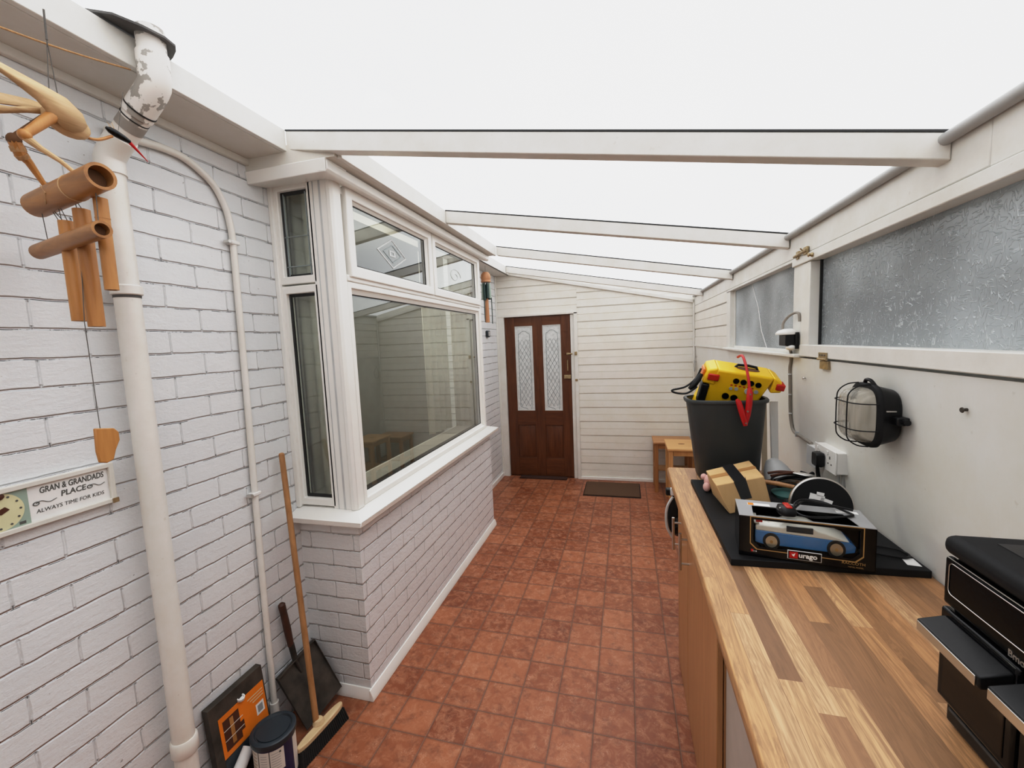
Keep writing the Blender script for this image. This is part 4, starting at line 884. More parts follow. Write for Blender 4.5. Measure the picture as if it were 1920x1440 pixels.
stool(.362, .68, 4.13, 4.54, .60, 'stool', 'stoolz', 'pale wooden step stool with a hand slot in its top beyond the worktop')
stool(.262, .655, 4.60, 4.92, .548, 'stooldx', 'stoold', 'darker wooden stool against the back wall behind the pale stool', False)

# upright cleaner past the cabinet end
v = empty('upright_vacuum', (.32, 2.42, 0), 'upright black and silver cleaner standing past the end of the cabinets', 'vacuum cleaner')
build(MB().lathe([(.065, 0), (.072, .01), (.072, .05), (.05, .09), (.03, .10)], (.365, 2.42, 0), n=28, sx=1, sy=1.5), 'floor_head', 'black', v)
build(MB().lathe([(.04, 0), (.050, .03), (.052, .36), (.045, .42), (.03, .44)], (.335, 2.42, .10), n=28), 'body', 'lgrey', v)
build(MB().lathe([(.03, 0), (.048, .02), (.050, .09), (.040, .11), (.03, .115)], (.270, 2.42, .55), n=28), 'motor_cap', 'blackg', v)
build(MB().cyl((.275, 2.42, .64), (.24, 2.42, .78), .012, n=14).box(.200, .262, 2.40, 2.44, .775, .812), 'handle', 'black', v, bevel=.006)
build(MB().ell((.232, 2.40, .665), (.026, .02, .10), 18, 14), 'dust_bag', 'blackm', v)
build(MB().box(.222, .248, 2.385, 2.402, .782, .825), 'switch', 'white', v, bevel=.004)
build(MB().tube(smoothpts([(.235, 2.39, .775), (.208, 2.38, .73), (.198, 2.38, .67), (.204, 2.38, .60), (.230, 2.39, .545)], 6), .007, 10), 'hose', 'lgrey', v)

# ------------------------------------------------------------------ worktop and cabinets
ZW = 1.0; WX0, WX1, WY0, WY1 = .188, .760, -1.2, 2.19
mb = MB().prism([(WX0 + .004, WY0, ZW - .038), (WX1, WY0, ZW - .038), (WX1, WY0, ZW), (WX0 + .012, WY0, ZW), (WX0 + .0035, WY0, ZW - .0035), (WX0, WY0, ZW - .012), (WX0, WY0, ZW - .030)], (0, WY1 - WY0, 0))
build(mb, 'worktop', 'worktop', bevel=.0015, label='long striped butcher block worktop along the right wall', cat='worktop')
build(MB().box(.41, .45, 1.028, 1.032, 1.0, 1.0006), 'worktop_chip', 'brownp').parent = None
bpy.data.objects.remove(bpy.data.objects['worktop_chip'])
def cabinet(y0, y1, hy, hd_, label, name='base_cabinet', doorw=None):
    r = empty(name, (.48, (y0 + y1) / 2, 0), label, 'cabinet', 'base cabinets under the worktop')
    build(MB().box(.255, .74, y0, y0 + .016, .0, ZW - .039), 'side_panel', 'cab', r, bevel=.001)
    build(MB().box(.255, .74, y1 - .016, y1, .0, ZW - .039), 'side_panel', 'cab', r, bevel=.001)
    build(MB().box(.257, .74, y0 + .016, y1 - .016, .10, .116).box(.725, .74, y0 + .016, y1 - .016, .116, ZW - .04).box(.257, .74, y0 + .016, y1 - .016, ZW - .056, ZW - .04), 'carcass', 'cabd', r)
    build(MB().box(.30, .315, y0 + .016, y1 - .016, .0, .10), 'plinth', 'cabd', r)
    dd = build(MB().box(.236, .253, y0 + .002, y1 - .002, .012 if name != 'x' else .1, ZW - .046), 'door', 'cab', r, bevel=.002)
    if hy:
        hb = build(MB().cyl((.202, hy, .686 - hd_), (.202, hy, .843 - hd_), .0062, n=14), 'handle', 'steel', dd)
        for z in (.712 - hd_, .817 - hd_): build(MB().cyl((.203, hy, z), (.238, hy, z), .0045, n=10), 'handle_post', 'steel', hb)
cabinet(1.225, 1.82, 1.785, 0, 'beech cabinet with a bar handle at the near end of the row under the worktop')
cabinet(1.825, 2.165, 2.05, .045, 'beech cabinet with a bar handle at the far end of the row under the worktop')
fg = empty('under_counter_fridge', (.55, .85, 0), 'plain pale grey appliance standing under the near part of the worktop', 'appliance')
build(MB().box(.293, .74, .62, 1.215, .02, .94), 'body', 'fridge', fg, bevel=.008)
build(MB().box(.257, .289, .622, 1.217, .05, .955), 'door', 'fridge', fg, bevel=.008)
for a in (.66, 1.15): build(MB().cyl((.37, a, 0), (.37, a, .022), .018, n=14), 'foot', 'black', fg)
build(MB().cyl((.70, .9, 0), (.70, .9, .022), .018, n=14), 'foot', 'black', fg)
fp = empty('end_panel', (.5, -.2, 0), 'beech end panel holding up the near end of the worktop', 'panel')
build(MB().box(.25, .74, -.62, -.60, 0, ZW - .039), 'panel', 'cab', fp, bevel=.001)

# ------------------------------------------------------------------ things on the worktop
bd = empty('black_board', (.5, 1.6, ZW), 'thin black board lying flat on the worktop under the boxes', 'board')
mb = MB().hexa([(.276, 1.252, ZW), (.752, 1.275, ZW), (.742, 1.955, ZW), (.266, 1.950, ZW), (.276, 1.252, ZW + .02), (.752, 1.275, ZW + .02), (.742, 1.955, ZW + .02), (.266, 1.950, ZW + .02)])
build(mb, 'board', 'blackm', bd, bevel=.002)
build(MB().hexa([(.712, 1.300, ZW + .02), (.742, 1.296, ZW + .02), (.745, 1.338, ZW + .02), (.718, 1.342, ZW + .02), (.712, 1.300, ZW + .0206), (.742, 1.296, ZW + .0206), (.745, 1.338, ZW + .0206), (.718, 1.342, ZW + .0206)]), 'sticker', 'paper', bd, smooth=False)
ZT_ = ZW + .0205

# grey bin
bn = empty('waste_bin', (.43, 2.08, ZW), 'grey plastic waste bin on the far end of the worktop', 'bin')
def binring(cx, cy, hx, hy, z, p=.62, n=40):
    o = []
    for k in range(n):
        a = 2 * PI * k / n; c_, s_ = math.cos(a), math.sin(a)
        o.append((cx + hx * math.copysign(abs(c_) ** p, c_), cy + hy * math.copysign(abs(s_) ** p, s_), z))
    return o
def loft(rings, cap0=True, cap1=True):
    n = len(rings[0]); mb = MB(); vs = [p for r in rings for p in r]
    fs = [(j * n + i, j * n + (i + 1) % n, (j + 1) * n + (i + 1) % n, (j + 1) * n + i) for j in range(len(rings) - 1) for i in range(n)]
    if cap0: fs.append(tuple(range(n))[::-1])
    if cap1: fs.append(tuple(range((len(rings) - 1) * n, len(rings) * n)))
    return mb.add(vs, fs)
by_ = 2.075
build(loft([binring(.435, by_, .118, .094, ZW + .001), binring(.433, by_, .126, .100, ZW + .012), binring(.424, by_ - .002, .160, .112, ZW + .362), binring(.424, by_ - .002, .156, .108, ZW + .362), binring(.433, by_, .121, .095, ZW + .016)], True, True), 'tub', 'bin', bn, angle=60)
build(loft([binring(.424, by_ - .002, .157, .109, ZW + .350), binring(.424, by_ - .002, .168, .119, ZW + .352), binring(.424, by_ - .002, .170, .121, ZW + .362), binring(.424, by_ - .002, .166, .117, ZW + .368), binring(.424, by_ - .002, .156, .108, ZW + .366)], False, False), 'rim', 'bin', bn, angle=60)

# yellow jump starter, tilted in the bin
js = empty('jump_starter', (.47, 2.07, ZW + .1), 'yellow portable jump starter with red clamp and lights poking out of the grey bin', 'jump starter')
JM = Matrix.Translation((.500, 2.032, 1.474)) @ Matrix.Rotation(math.radians(11.5), 4, 'Y') @ Matrix.Rotation(math.radians(17), 4, 'X')
# local: x width, y depth (0 front), z down from top (0)
def J(): return MB(JM)
mb = J().hexa([(-.185, .004, -.25), (.050, .004, -.25), (.050, .10, -.25), (-.185, .10, -.25), (-.112, 0, 0), (.118, 0, 0), (.118, .135, 0), (-.112, .135, 0)])
build(mb, 'case', 'yellow', js, bevel=.010, seg=3)
build(J().hexa([(-.165, -.010, -.070), (-.108, -.004, -.075), (-.108, .130, -.075), (-.165, .120, -.070), (-.150, -.004, -.008), (-.108, .002, .004), (-.108, .130, .004), (-.150, .115, -.006)]), 'end_lobe', 'yellow', js, bevel=.008, seg=3)
build(J().hexa([(.114, -.004, -.070), (.158, -.004, -.060), (.158, .12, -.060), (.114, .13, -.070), (.114, .002, .002), (.150, .004, -.012), (.150, .115, -.012), (.114, .13, .002)]), 'end_lobe', 'yellow', js, bevel=.008, seg=3)
build(J().box(-.146, -.100, -.014, -.002, -.052, -.022), 'red_light', 'redl', js, bevel=.004); build(J().box(.130, .164, -.008, .045, -.050, -.022), 'red_light', 'redl', js, bevel=.004)
build(J().box(-.166, -.158, .02, .08, -.055, -.015), 'side_lens', 'orangel', js, bevel=.003)
build(J().box(-.162, -.128, -.006, .045, -.250, -.076), 'side_clip', 'black', js, bevel=.006)
hn = build(J().tube([(-.030, .075, -.002), (-.022, .075, .010), (.020, .078, .013), (.055, .078, .010), (.062, .078, -.002)], .006, 10), 'carry_handle', 'black', js)
build(J().lathe([(.042, 0), (.042, .0012)], (.020, .062, .0005), (0, 0, 1), 24, 1.15, .5), 'handle_recess', 'bambd', js)
mb = J()
for (u, w_, r) in ((-.028, -.040, .0125), (.002, -.040, .0125), (.032, -.040, .0125), (.062, -.042, .012), (-.052, -.118, .0145), (-.016, -.120, .0145)):
    mb.cyl((u, .003, w_), (u, -.0035, w_), r, n=18)
build(mb, 'socket', 'blackg', js)
mb = J()
for (u, w_, r) in ((-.040, -.078, .007), (-.018, -.076, .008), (.062, -.075, .009)): mb.cyl((u, .003, w_), (u, -.003, w_), r, n=14)
build(mb, 'dial', 'grey', js)
build(J().cyl((.030, .003, -.078), (.030, -.004, -.078), .014, n=18), 'gauge', 'lgrey', js)
mb = J()
for k in range(6): mb.box(-.045 + .017 * k, -.037 + .017 * k, -.0015, .003, -.064, -.059)
build(mb, 'panel_print', 'red', js, smooth=False)
build(MB().tube(smoothpts([(.484, 2.10, 1.545), (.487, 2.04, 1.553), (.487, 1.985, 1.520), (.489, 1.945, 1.46), (.490, 1.930, 1.415)], 6), .0055, 10), 'red_cable', 'red', js)
mb = MB().tube([(.489, 1.928, 1.422), (.490, 1.926, 1.405), (.488, 1.926, 1.36), (.482, 1.926, 1.31), (.476, 1.926, 1.272)], [.008, .012, .013, .012, .007], 12)
build(mb, 'clamp_arm', 'red', js)
build(MB().tube([(.440, 1.922, 1.378), (.447, 1.922, 1.368), (.458, 1.922, 1.33), (.468, 1.922, 1.295), (.474, 1.922, 1.268)], [.006, .011, .012, .012, .009], 12), 'clamp_arm', 'red', js)
build(MB().cyl((.478, 1.905, 1.330), (.478, 1.912, 1.330), .004, n=10).cyl((.488, 1.910, 1.400), (.488, 1.914, 1.400), .003, n=10).cyl((.472, 1.906, 1.280), (.472, 1.912, 1.280), .003, n=10), 'rivet', 'steel', js)
build(MB().tube(smoothpts([(.325, 2.06, 1.50), (.300, 2.05, 1.455), (.255, 2.04, 1.42), (.198, 2.02, 1.408), (.215, 2.02, 1.395), (.26, 2.03, 1.392), (.305, 2.04, 1.42)], 6), .0045, 8), 'black_cable', 'black', js)
build(MB().tube([(.325, 2.045, 1.478), (.312, 2.045, 1.455), (.292, 2.042, 1.428), (.272, 2.04, 1.41)], [.008, .013, .013, .007], 12), 'black_clamp', 'black', js)

# desk lamp behind the bin and a wooden batten
lp = empty('desk_lamp', (.62, 2.03, ZW), 'silver desk lamp folded down beside the grey bin with a tall flat arm', 'lamp')
build(MB().hexa([(.634, 2.125, 1.04), (.663, 2.125, 1.04), (.663, 2.140, 1.04), (.634, 2.140, 1.04), (.634, 2.165, 1.335), (.668, 2.165, 1.335), (.668, 2.180, 1.335), (.634, 2.180, 1.335)]), 'arm', 'white', lp, bevel=.003)
build(MB().lathe([(.020, 0), (.034, -.018), (.048, -.045), (.056, -.075), (.050, -.073), (.03, -.03)], (.607, 2.045, 1.095), (-.35, .25, 1), 28), 'shade', 'lgrey', lp)
build(MB().ell((.612, 2.035, 1.075), (.012, .012, .012), 12, 8), 'joint_knob', 'white', lp)
build(MB().cyl((.630, 2.12, 1.050), (.615, 2.05, 1.090), .010, n=12), 'joint', 'lgrey', lp)
build(MB().cyl((.640, 2.005, 1.045), (.715, 1.985, 1.030), .017, n=20), 'lamp_tube', 'white', lp)
build(MB().lathe([(.05, 0), (.055, .004), (.052, .012), (.02, .018)], (.665, 2.07, ZW), n=28), 'base', 'lgrey', lp)
bt = build(MB().hexa([(.600, 2.140, 1.001), (.622, 2.140, 1.001), (.622, 2.152, 1.001), (.600, 2.152, 1.001), (.612, 2.205, 1.345), (.632, 2.205, 1.345), (.632, 2.217, 1.345), (.612, 2.217, 1.345)]), 'wooden_batten', 'battery', bevel=.001, label='thin pale wooden batten standing up between the grey bin and the lamp arm', cat='batten')

# cardboard box with tape
cb = empty('cardboard_box', (.40, 1.75, ZT_), 'battered cardboard box bound with black tape on the black board', 'box')
T = dict(F=(.300, 1.590, 1.118), R=(.483, 1.700, 1.122), B=(.490, 1.925, 1.120), L=(.296, 1.765, 1.118))
Bo = dict(F=(.342, 1.575, ZT_), R=(.505, 1.685, ZT_), B=(.500, 1.90, ZT_), L=(.322, 1.77, ZT_))
build(MB().hexa([Bo['F'], Bo['R'], Bo['B'], Bo['L'], T['F'], T['R'], T['B'], T['L']]), 'carton', 'card', cb, bevel=.003)
def lerp(a, b_, t): return Vector(a) * (1 - t) + Vector(b_) * t
def strip(t0, t1, name, mat, lift, down=.6):
    a0, a1 = lerp(T['F'], T['R'], t0), lerp(T['F'], T['R'], t1); c0_, c1_ = lerp(T['L'], T['B'], t0), lerp(T['L'], T['B'], t1); U = Vector((0, 0, lift))
    b0_, b1_ = lerp(a0, lerp(Bo['F'], Bo['R'], t0), down), lerp(a1, lerp(Bo['F'], Bo['R'], t1), down); Fo = Vector((.4, -.9, 0)) * lift
    return build(MB().hexa([a0 + Fo, a1 + Fo, c1_ , c0_, a0 + U + Fo, a1 + U + Fo, c1_ + U, c0_ + U]).hexa([b0_, b1_, b1_ - Fo * .2, b0_ - Fo * .2, a0 + U + Fo, a1 + U + Fo, a1, a0]).hexa([b0_ + Fo, b1_ + Fo, b1_, b0_, a0 + U + Fo, a1 + U + Fo, a1, a0]), name, mat, cb, bevel=.0006)
strip(.36, .60, 'black_tape', 'btape', .003, .62)
strip(.37, .60, 'parcel_tape', 'tape', .0012, .95)
def cross(t0, t1, s0, s1, name, mat, lift):
    q = [lerp(lerp(T['F'], T['L'], t), lerp(T['R'], T['B'], t), s) for t, s in ((t0, s0), (t0, s1), (t1, s1), (t1, s0))]; U = Vector((0, 0, lift))
    build(MB().hexa([*q, *[p + U for p in q]]), name, mat, cb)
cross(.42, .60, 0, .36, 'parcel_tape', 'tape', .0012); cross(.48, .62, .6, 1, 'parcel_tape', 'tape', .0012)
pk = build(MB().ell((.318, 1.83, ZT_ + .03), (.018, .03, .03), 18, 12).ell((.305, 1.80, ZT_ + .018), (.014, .02, .018), 14, 10).ell((.303, 1.85, ZT_ + .045), (.013, .015, .013), 12, 8), 'pink_toy', 'pink', label='small pink soft toy squashed behind the cardboard box', cat='toy')

# toy car in its window box
tc = empty('toy_car_box', (.455, 1.33, ZT_), 'black and gold window box holding a toy car on the black board', 'toy box')
A0 = Vector((.303, 1.283, ZT_)); CM = Matrix.Translation(A0) @ Matrix.Rotation(math.radians(-8), 4, 'Z')
L_, D_, H_ = .312, .128, .116
def C(): return MB(CM)
build(C().box(0, L_, 0, D_, 0, .003).box(0, L_, D_ - .002, D_, .003, H_).box(0, .002, 0, D_ - .002, .003, H_).box(L_ - .002, L_, 0, D_ - .002, .003, H_), 'carton', 'blackg', tc)
win = [(.036, .046), (.052, .030), (.262, .030), (.278, .046), (.278, .108), (.036, .108)]
def rad(pts, o):  # matching outer ring for the front card
    return [(0, 0, .040), (.0, 0, .0), (L_, 0, 0), (L_, 0, .040), (L_, 0, H_), (0, 0, H_)]
build(C().ring(rad(win, 0), [(a, 0, z) for a, z in win], (0, .0015, 0)), 'front_card', 'blackg', tc, smooth=False)
def off(pts, d):
    cxm = .157; czm = .07
    return [(a + math.copysign(d, a - cxm), -.0004, z + (math.copysign(d, z - czm))) for a, z in pts]
build(C().ring(off(win, .009), off(win, .0065), (0, .0003, 0)), 'gold_border', 'gold', tc, smooth=False)
topo = [(0, 0, H_), (L_, 0, H_), (L_, D_, H_), (0, D_, H_)]; topi = [(.036, .006, H_), (.278, .006, H_), (.262, .085, H_), (.040, .085, H_)]
build(C().ring(topo, topi, (0, 0, .0015)), 'top_card', 'greycard', tc, smooth=False)
for q in ((.030, .088, .086, .104), (.250, .300, .092, .108)): build(C().box(*q, H_ + .0015, H_ + .002), 'price_label', 'paper', tc, smooth=False)
build(C().box(.031, .046, .0865, .1035, H_ + .002, H_ + .0023), 'price_tag_end', 'orange', tc, smooth=False)
build(C().box(.040, .275, .003, .0035, .032, .108), 'window_film', 'film', tc, smooth=False)
# logo plate
lg = build(C().box(.118, .196, -.0022, 0, .008, .033), 'logo_plate', 'paper', tc, bevel=.0006)
build(C().box(.1195, .1945, -.0027, -.0022, .0095, .0315), 'logo_field', 'blackg', lg, smooth=False)
build(C().box(.122, .142, -.0032, -.0027, .0115, .0295), 'logo_square', 'red', lg, bevel=.0002)
build(C().prism([(.127, -.0036, .0255), (.1295, -.0036, .0215), (.136, -.0036, .0265), (.133, -.0036, .016), (.1285, -.0036, .0195)], (0, .0003, 0)), 'logo_mark', 'paper', lg, smooth=False)
Rr = (CM.to_3x3() @ Vector((1, 0, 0)))
text('urago', 'lettering', 'paper', lg, CM @ Vector((.1435, -.0030, .0155)), Rr, (0, 0, 1), .0185, .0002, bold=.0006)
text('RACCOTH', 'lettering', 'gold', tc, CM @ Vector((.240, -.0006, .014)), Rr, (0, 0, 1), .0105, .0002)
text('METAL MODEL', 'lettering', 'gold', tc, CM @ Vector((.254, -.0006, .006)), Rr, (0, 0, 1), .005, .0001)
text('1/18', 'lettering', 'paper', tc, CM @ Vector((.034, -.0006, .014)), Rr, (0, 0, 1), .006, .0001)
build(C().box(.030, .036, -.0006, 0, .014, .021), 'red_spot', 'red', tc, smooth=False)
build(C().box(.044, .060, .020, .024, .094, .108), 'inner_emblem', 'red', tc, smooth=False)
text('urago', 'lettering', 'paper', tc, CM @ Vector((.063, .0195, .098)), Rr, (0, 0, 1), .008, .0001)
# the car
C0 = C
CM0 = CM; CM = CM @ Matrix.Translation((0, 0, .021)) @ Matrix.Diagonal((1, 1, 1.16, 1)) @ Matrix.Translation((0, 0, -.0215))
car = empty('toy_car', CM @ Vector((.157, .055, .008)), 'blue and cream racing toy car inside the black window box', 'toy car')
def sect(prof, mat, name):  # car body by lofting side outline in slightly narrower top
    mb = C(); n = len(prof); vs = []
    for (y, k) in ((.018, 0), (.026, 1), (.086, 1), (.094, 0)):
        for a, z in prof:
            zz = .050 + (z - .050) * (1 if k else .90) if z > .05 else z
            vs.append((a, y, zz))
    fs = [(j * n + i, j * n + (i + 1) % n, (j + 1) * n + (i + 1) % n, (j + 1) * n + i) for j in range(3) for i in range(n)]
    fs += [tuple(range(n))[::-1], tuple(range(3 * n, 4 * n))]
    mb.add(vs, fs); return build(mb, name, mat, car, bevel=.002)
sect([(.042, .034), (.060, .030), (.250, .030), (.274, .036), (.276, .050), (.262, .060), (.042, .066)], 'blue', 'lower_body')
sect([(.043, .066), (.262, .060), (.240, .068), (.210, .076), (.195, .078), (.175, .087), (.130, .089), (.110, .080), (.060, .080), (.043, .078)], 'carw', 'upper_body')
build(C().box(.118, .180, .0165, .021, .069, .083), 'side_window', 'tin', car, bevel=.001)
build(C().box(.040, .052, .02, .092, .080, .0835).box(.043, .047, .035, .040, .07, .082).box(.043, .047, .07, .075, .07, .082), 'spoiler', 'carw', car, bevel=.001)
for a in (.082, .232):
    for yy in (.0145, .087):
        w_ = build(C().cyl((a, yy, .0405), (a, yy + .012, .0405), .0205, n=26), 'wheel', 'tyre', car)
        e_ = yy - .0012 if yy < .05 else yy + .012
        build(C().cyl((a, e_, .0405), (a, e_ + .0012, .0405), .0145, n=22), 'hub', 'rim', w_)
build(C().cyl((.082, .0125, .0405), (.082, .0135, .0405), .004, n=10).cyl((.232, .0125, .0405), (.232, .0135, .0405), .004, n=10), 'hub_nut', 'gold', car)
CM = CM0
build(C().box(.02, .295, .004, .124, .0035, .009).box(.06, .255, .02, .092, .009, .0205), 'display_base', 'black', tc)

# plug with red fuse holder and its cable on the box
pg = empty('red_fuse_plug', (.44, 1.33, 1.14), 'black mains plug with a red insert lying on the toy box', 'plug')
zt = ZT_ + H_ + .002
build(loft([binring(.430, 1.312, .021, .026, zt), binring(.430, 1.312, .023, .028, zt + .006), binring(.430, 1.312, .020, .024, zt + .019), binring(.430, 1.312, .012, .016, zt + .023)]), 'plug_body', 'black', pg, angle=60)
build(MB().box(.424, .440, 1.292, 1.330, zt + .020, zt + .026), 'fuse_cover', 'redl', pg, bevel=.003)
build(MB().box(.409, .418, 1.300, 1.306, zt + .016, zt + .020), 'pin', 'steel', pg, bevel=.001)
build(MB().tube(smoothpts([(.450, 1.318, zt + .010), (.472, 1.350, zt + .012), (.505, 1.385, zt + .016), (.545, 1.375, zt + .014), (.580, 1.340, zt + .006), (.592, 1.315, zt + .004), (.565, 1.300, zt + .004), (.510, 1.285, zt + .004), (.468, 1.283, zt + .005), (.452, 1.305, zt + .008), (.458, 1.335, zt + .020), (.490, 1.360, zt + .024), (.540, 1.350, zt + .018), (.600, 1.335, zt + .010)], 6), .0032, 8), 'cable', 'black', pg)

# round black disc with pale rim
dc = empty('round_disc', (.575, 1.47, ZT_), 'round black disc with a silver rim and white labels standing behind the toy box', 'disc')
c = Vector((.580, 1.475, ZT_ + .086)); n_ = Vector((-.08, -1, .20)).normalized()
build(MB().lathe([(.080, 0), (.086, .002), (.086, .012), (.080, .014)], c, -n_, 56), 'rim', 'steel', dc)
build(MB().lathe([(.0815, -.0015), (.0815, .001)], c, -n_, 56), 'face', 'blackm', dc)
_, u_, w_ = fr(n_)
rt = Vector((1, 0, 0)) - n_ * n_.x; rt.normalize(); up = rt.cross(n_) * 1; up = up if up.z > 0 else -up
def lab(cx_, cz_, hw, hh, rot):
    ca, sa = math.cos(rot), math.sin(rot); q = []
    for a, b_ in ((-hw, -hh), (hw, -hh), (hw, hh), (-hw, hh)):
        q.append(c + n_ * .0016 + rt * (cx_ + a * ca - b_ * sa) + up * (cz_ + a * sa + b_ * ca))
    return q
mb = MB()
for q in (lab(-.012, .022, .020, .011, -.25), lab(.012, .012, .016, .009, -.35), lab(-.002, .034, .010, .006, -.2)): mb.prism(q, n_ * .0006)
build(mb, 'labels', 'paper', dc, smooth=False)

# hammer, pliers, cable coil, teal pouch
hm = empty('hammer', (.6, 1.86, ZT_), 'hammer with a brown wooden handle lying among the tools behind the cardboard box', 'hammer')
build(MB().tube([(.500, 1.825, ZT_ + .045), (.56, 1.80, ZT_ + .044), (.62, 1.76, ZT_ + .042), (.685, 1.72, ZT_ + .040)], [.008, .0095, .008, .007], 12), 'handle', 'ash', hm)
build(MB().cyl((.660, 1.74, ZT_ + .012), (.702, 1.70, ZT_ + .075), .011, n=14), 'hammer_head', 'rust', hm)
build(MB().tube(smoothpts([(.690, 1.71, ZT_ + .06), (.70, 1.70, ZT_ + .08), (.705, 1.68, ZT_ + .085)], 4), [.009] * 4 + [.006] * 4 + [.003], 8), 'claw', 'rust', hm)
cc = empty('cable_coil', (.62, 1.9, ZT_), 'loose coil of black cable with a connector beside the desk lamp', 'cable')
pts = []
for k in range(70):
    a = k / 70 * 2 * PI * 3.2; r = .058 + .010 * math.sin(k * .37)
    pts.append((.640 + r * math.cos(a) * 1.15, 1.875 + r * math.sin(a), ZT_ + .010 + .036 * k / 70 + .012 * math.sin(a + .5)))
build(MB().tube(smoothpts(pts, 2), .0048, 8), 'loop', 'black', cc)
build(MB().cyl((.700, 1.90, ZT_ + .05), (.722, 1.925, ZT_ + .052), .008, n=12), 'connector', 'blackm', cc)
pr_ = empty('pliers', (.62, 1.88, ZT_), 'steel pliers with dark red grips in the heap of tools', 'pliers')
build(MB().tube([(.640, 1.90, ZT_ + .062), (.680, 1.885, ZT_ + .060), (.71, 1.875, ZT_ + .058)], [.004, .006, .003], 8).tube([(.640, 1.892, ZT_ + .062), (.672, 1.872, ZT_ + .060), (.70, 1.866, ZT_ + .058)], [.004, .006, .003], 8), 'jaw', 'steel', pr_)
for s_ in (1, -1): build(MB().tube(smoothpts([(.645, 1.895, ZT_ + .062), (.60, 1.895 + s_ * .014, ZT_ + .060), (.555, 1.885 + s_ * .018, ZT_ + .054)], 4), .0055, 8), 'grip', 'brownp', pr_)
build(loft([binring(.60, 1.80, .055, .055, ZT_), binring(.60, 1.80, .060, .058, ZT_ + .009, .8), binring(.61, 1.79, .045, .04, ZT_ + .020, .8), binring(.61, 1.79, .015, .015, ZT_ + .024, .8)]), 'tool_pouch', 'teal', label='dark teal cloth pouch under the hammer handle', cat='pouch')
bg = build(loft([binring(.475, 1.955 - .05, .0, .0, ZT_)]) if 0 else MB().hexa([(.52, 1.62, ZT_), (.60, 1.60, ZT_), (.62, 1.68, ZT_), (.54, 1.70, ZT_), (.53, 1.63, ZT_ + .03), (.595, 1.61, ZT_ + .034), (.61, 1.67, ZT_ + .028), (.545, 1.69, ZT_ + .03)]), 'tool_case', 'blackm', bevel=.008, label='small black case between the cardboard box and the round disc', cat='case')
rc = empty('black_cable', (.68, 1.36, ZT_), 'loop of thin black cable with silver ends lying at the right of the black board', 'cable')
build(MB().tube(smoothpts([(.618, 1.335, ZT_ + .010), (.65, 1.375, ZT_ + .006), (.69, 1.392, ZT_ + .004), (.730, 1.380, ZT_ + .004), (.742, 1.350, ZT_ + .004), (.722, 1.330, ZT_ + .004), (.68, 1.338, ZT_ + .004), (.630, 1.352, ZT_ + .006)], 6), .0028, 8), 'loop', 'black', rc)
build(MB().cyl((.615, 1.330, ZT_ + .012), (.630, 1.347, ZT_ + .009), .004, n=8).cyl((.620, 1.348, ZT_ + .008), (.638, 1.351, ZT_ + .006), .004, n=8), 'plug_end', 'steel', rc)

# ------------------------------------------------------------------ oven
ov = empty('mini_oven', (.62, .62, ZW), 'black table-top oven with two door handles at the near end of the worktop', 'oven')
OY0, OY1 = .47, .806
build(MB().box(.500, .738, OY0, OY1 - .006, 1.016, 1.286), 'body', 'blackm', ov, bevel=.008, seg=3)
tp = build(MB().box(.486, .744, OY0 - .006, OY1 + .004, 1.286, 1.318), 'top_cover', 'blackm', ov, bevel=.014, seg=4)
build(MB().prism([(.535, OY0 + .02, 1.3178), (.73, OY0 + .02, 1.3178), (.73, OY1 - .03, 1.3178), (.535, OY1 - .03, 1.3178)], (0, 0, .0012)), 'top_inset', 'black', tp, bevel=.0005)
build(MB().box(.488, .500, OY0 + .002, OY1 - .004, 1.205, 1.284), 'control_panel', 'blackp', ov, bevel=.005, seg=3)
pl_ = rrect((OY0 + .012 + .790) / 2, 1.252, (.790 - OY0 - .012) / 2, .0255, .008, .4872)
build(MB().tube(pl_, .0007, 6, closed=True), 'silver_outline', 'steel', ov)
pl2 = [(.4895, OY0 + .004, 1.2825), (.4895, OY1 - .008, 1.2825)]
build(MB().tube(pl2, .0008, 6), 'silver_outline', 'steel', ov)
text('Bmo', 'brand_lettering', 'steel', ov, (.4875, .679, 1.2065), (0, -1, 0), (0, 0, 1), .0135, .0003, bold=.0004)
for a, b_ in ((.660, OY1 - .004), (OY0 + .006, .655)):
    dk = build(MB().box(.486, .500, a, b_, 1.046, 1.200), 'door', 'blackg', ov, bevel=.005, seg=3)
    build(MB().box(.4845, .4862, a + .014, b_ - .014, 1.058, 1.170), 'door_glass', 'ovenglass', dk, bevel=.001)
    h0, h1 = (a + .004, b_ - .012) if a > .6 else (a + .01, b_ - .004)
    hh = build(MB().prism([(.4862, h0, 1.166), (.452, h0, 1.160), (.448, h0, 1.164), (.448, h0, 1.179), (.4862, h0, 1.190)], (0, h1 - h0, 0)), 'handle', 'black', dk, bevel=.003, seg=3)
    build(MB().box(.4462, .4482, h0 + .004, h1 - .004, 1.163, 1.178), 'handle_strip', 'steel', hh, bevel=.0008)
build(MB().box(.496, .735, OY0 + .01, OY1 - .012, 1.008, 1.046), 'base_panel', 'black', ov, bevel=.004)
build(MB().box(.4945, .4965, OY0 + .02, OY1 - .02, 1.030, 1.034), 'tray_slot', 'grime', ov, smooth=False)
for a in (.52, .71):
    for y in (OY0 + .04, OY1 - .04): build(MB().cyl((a, y, ZW), (a, y, ZW + .010), .012, n=14), 'foot', 'black', ov)

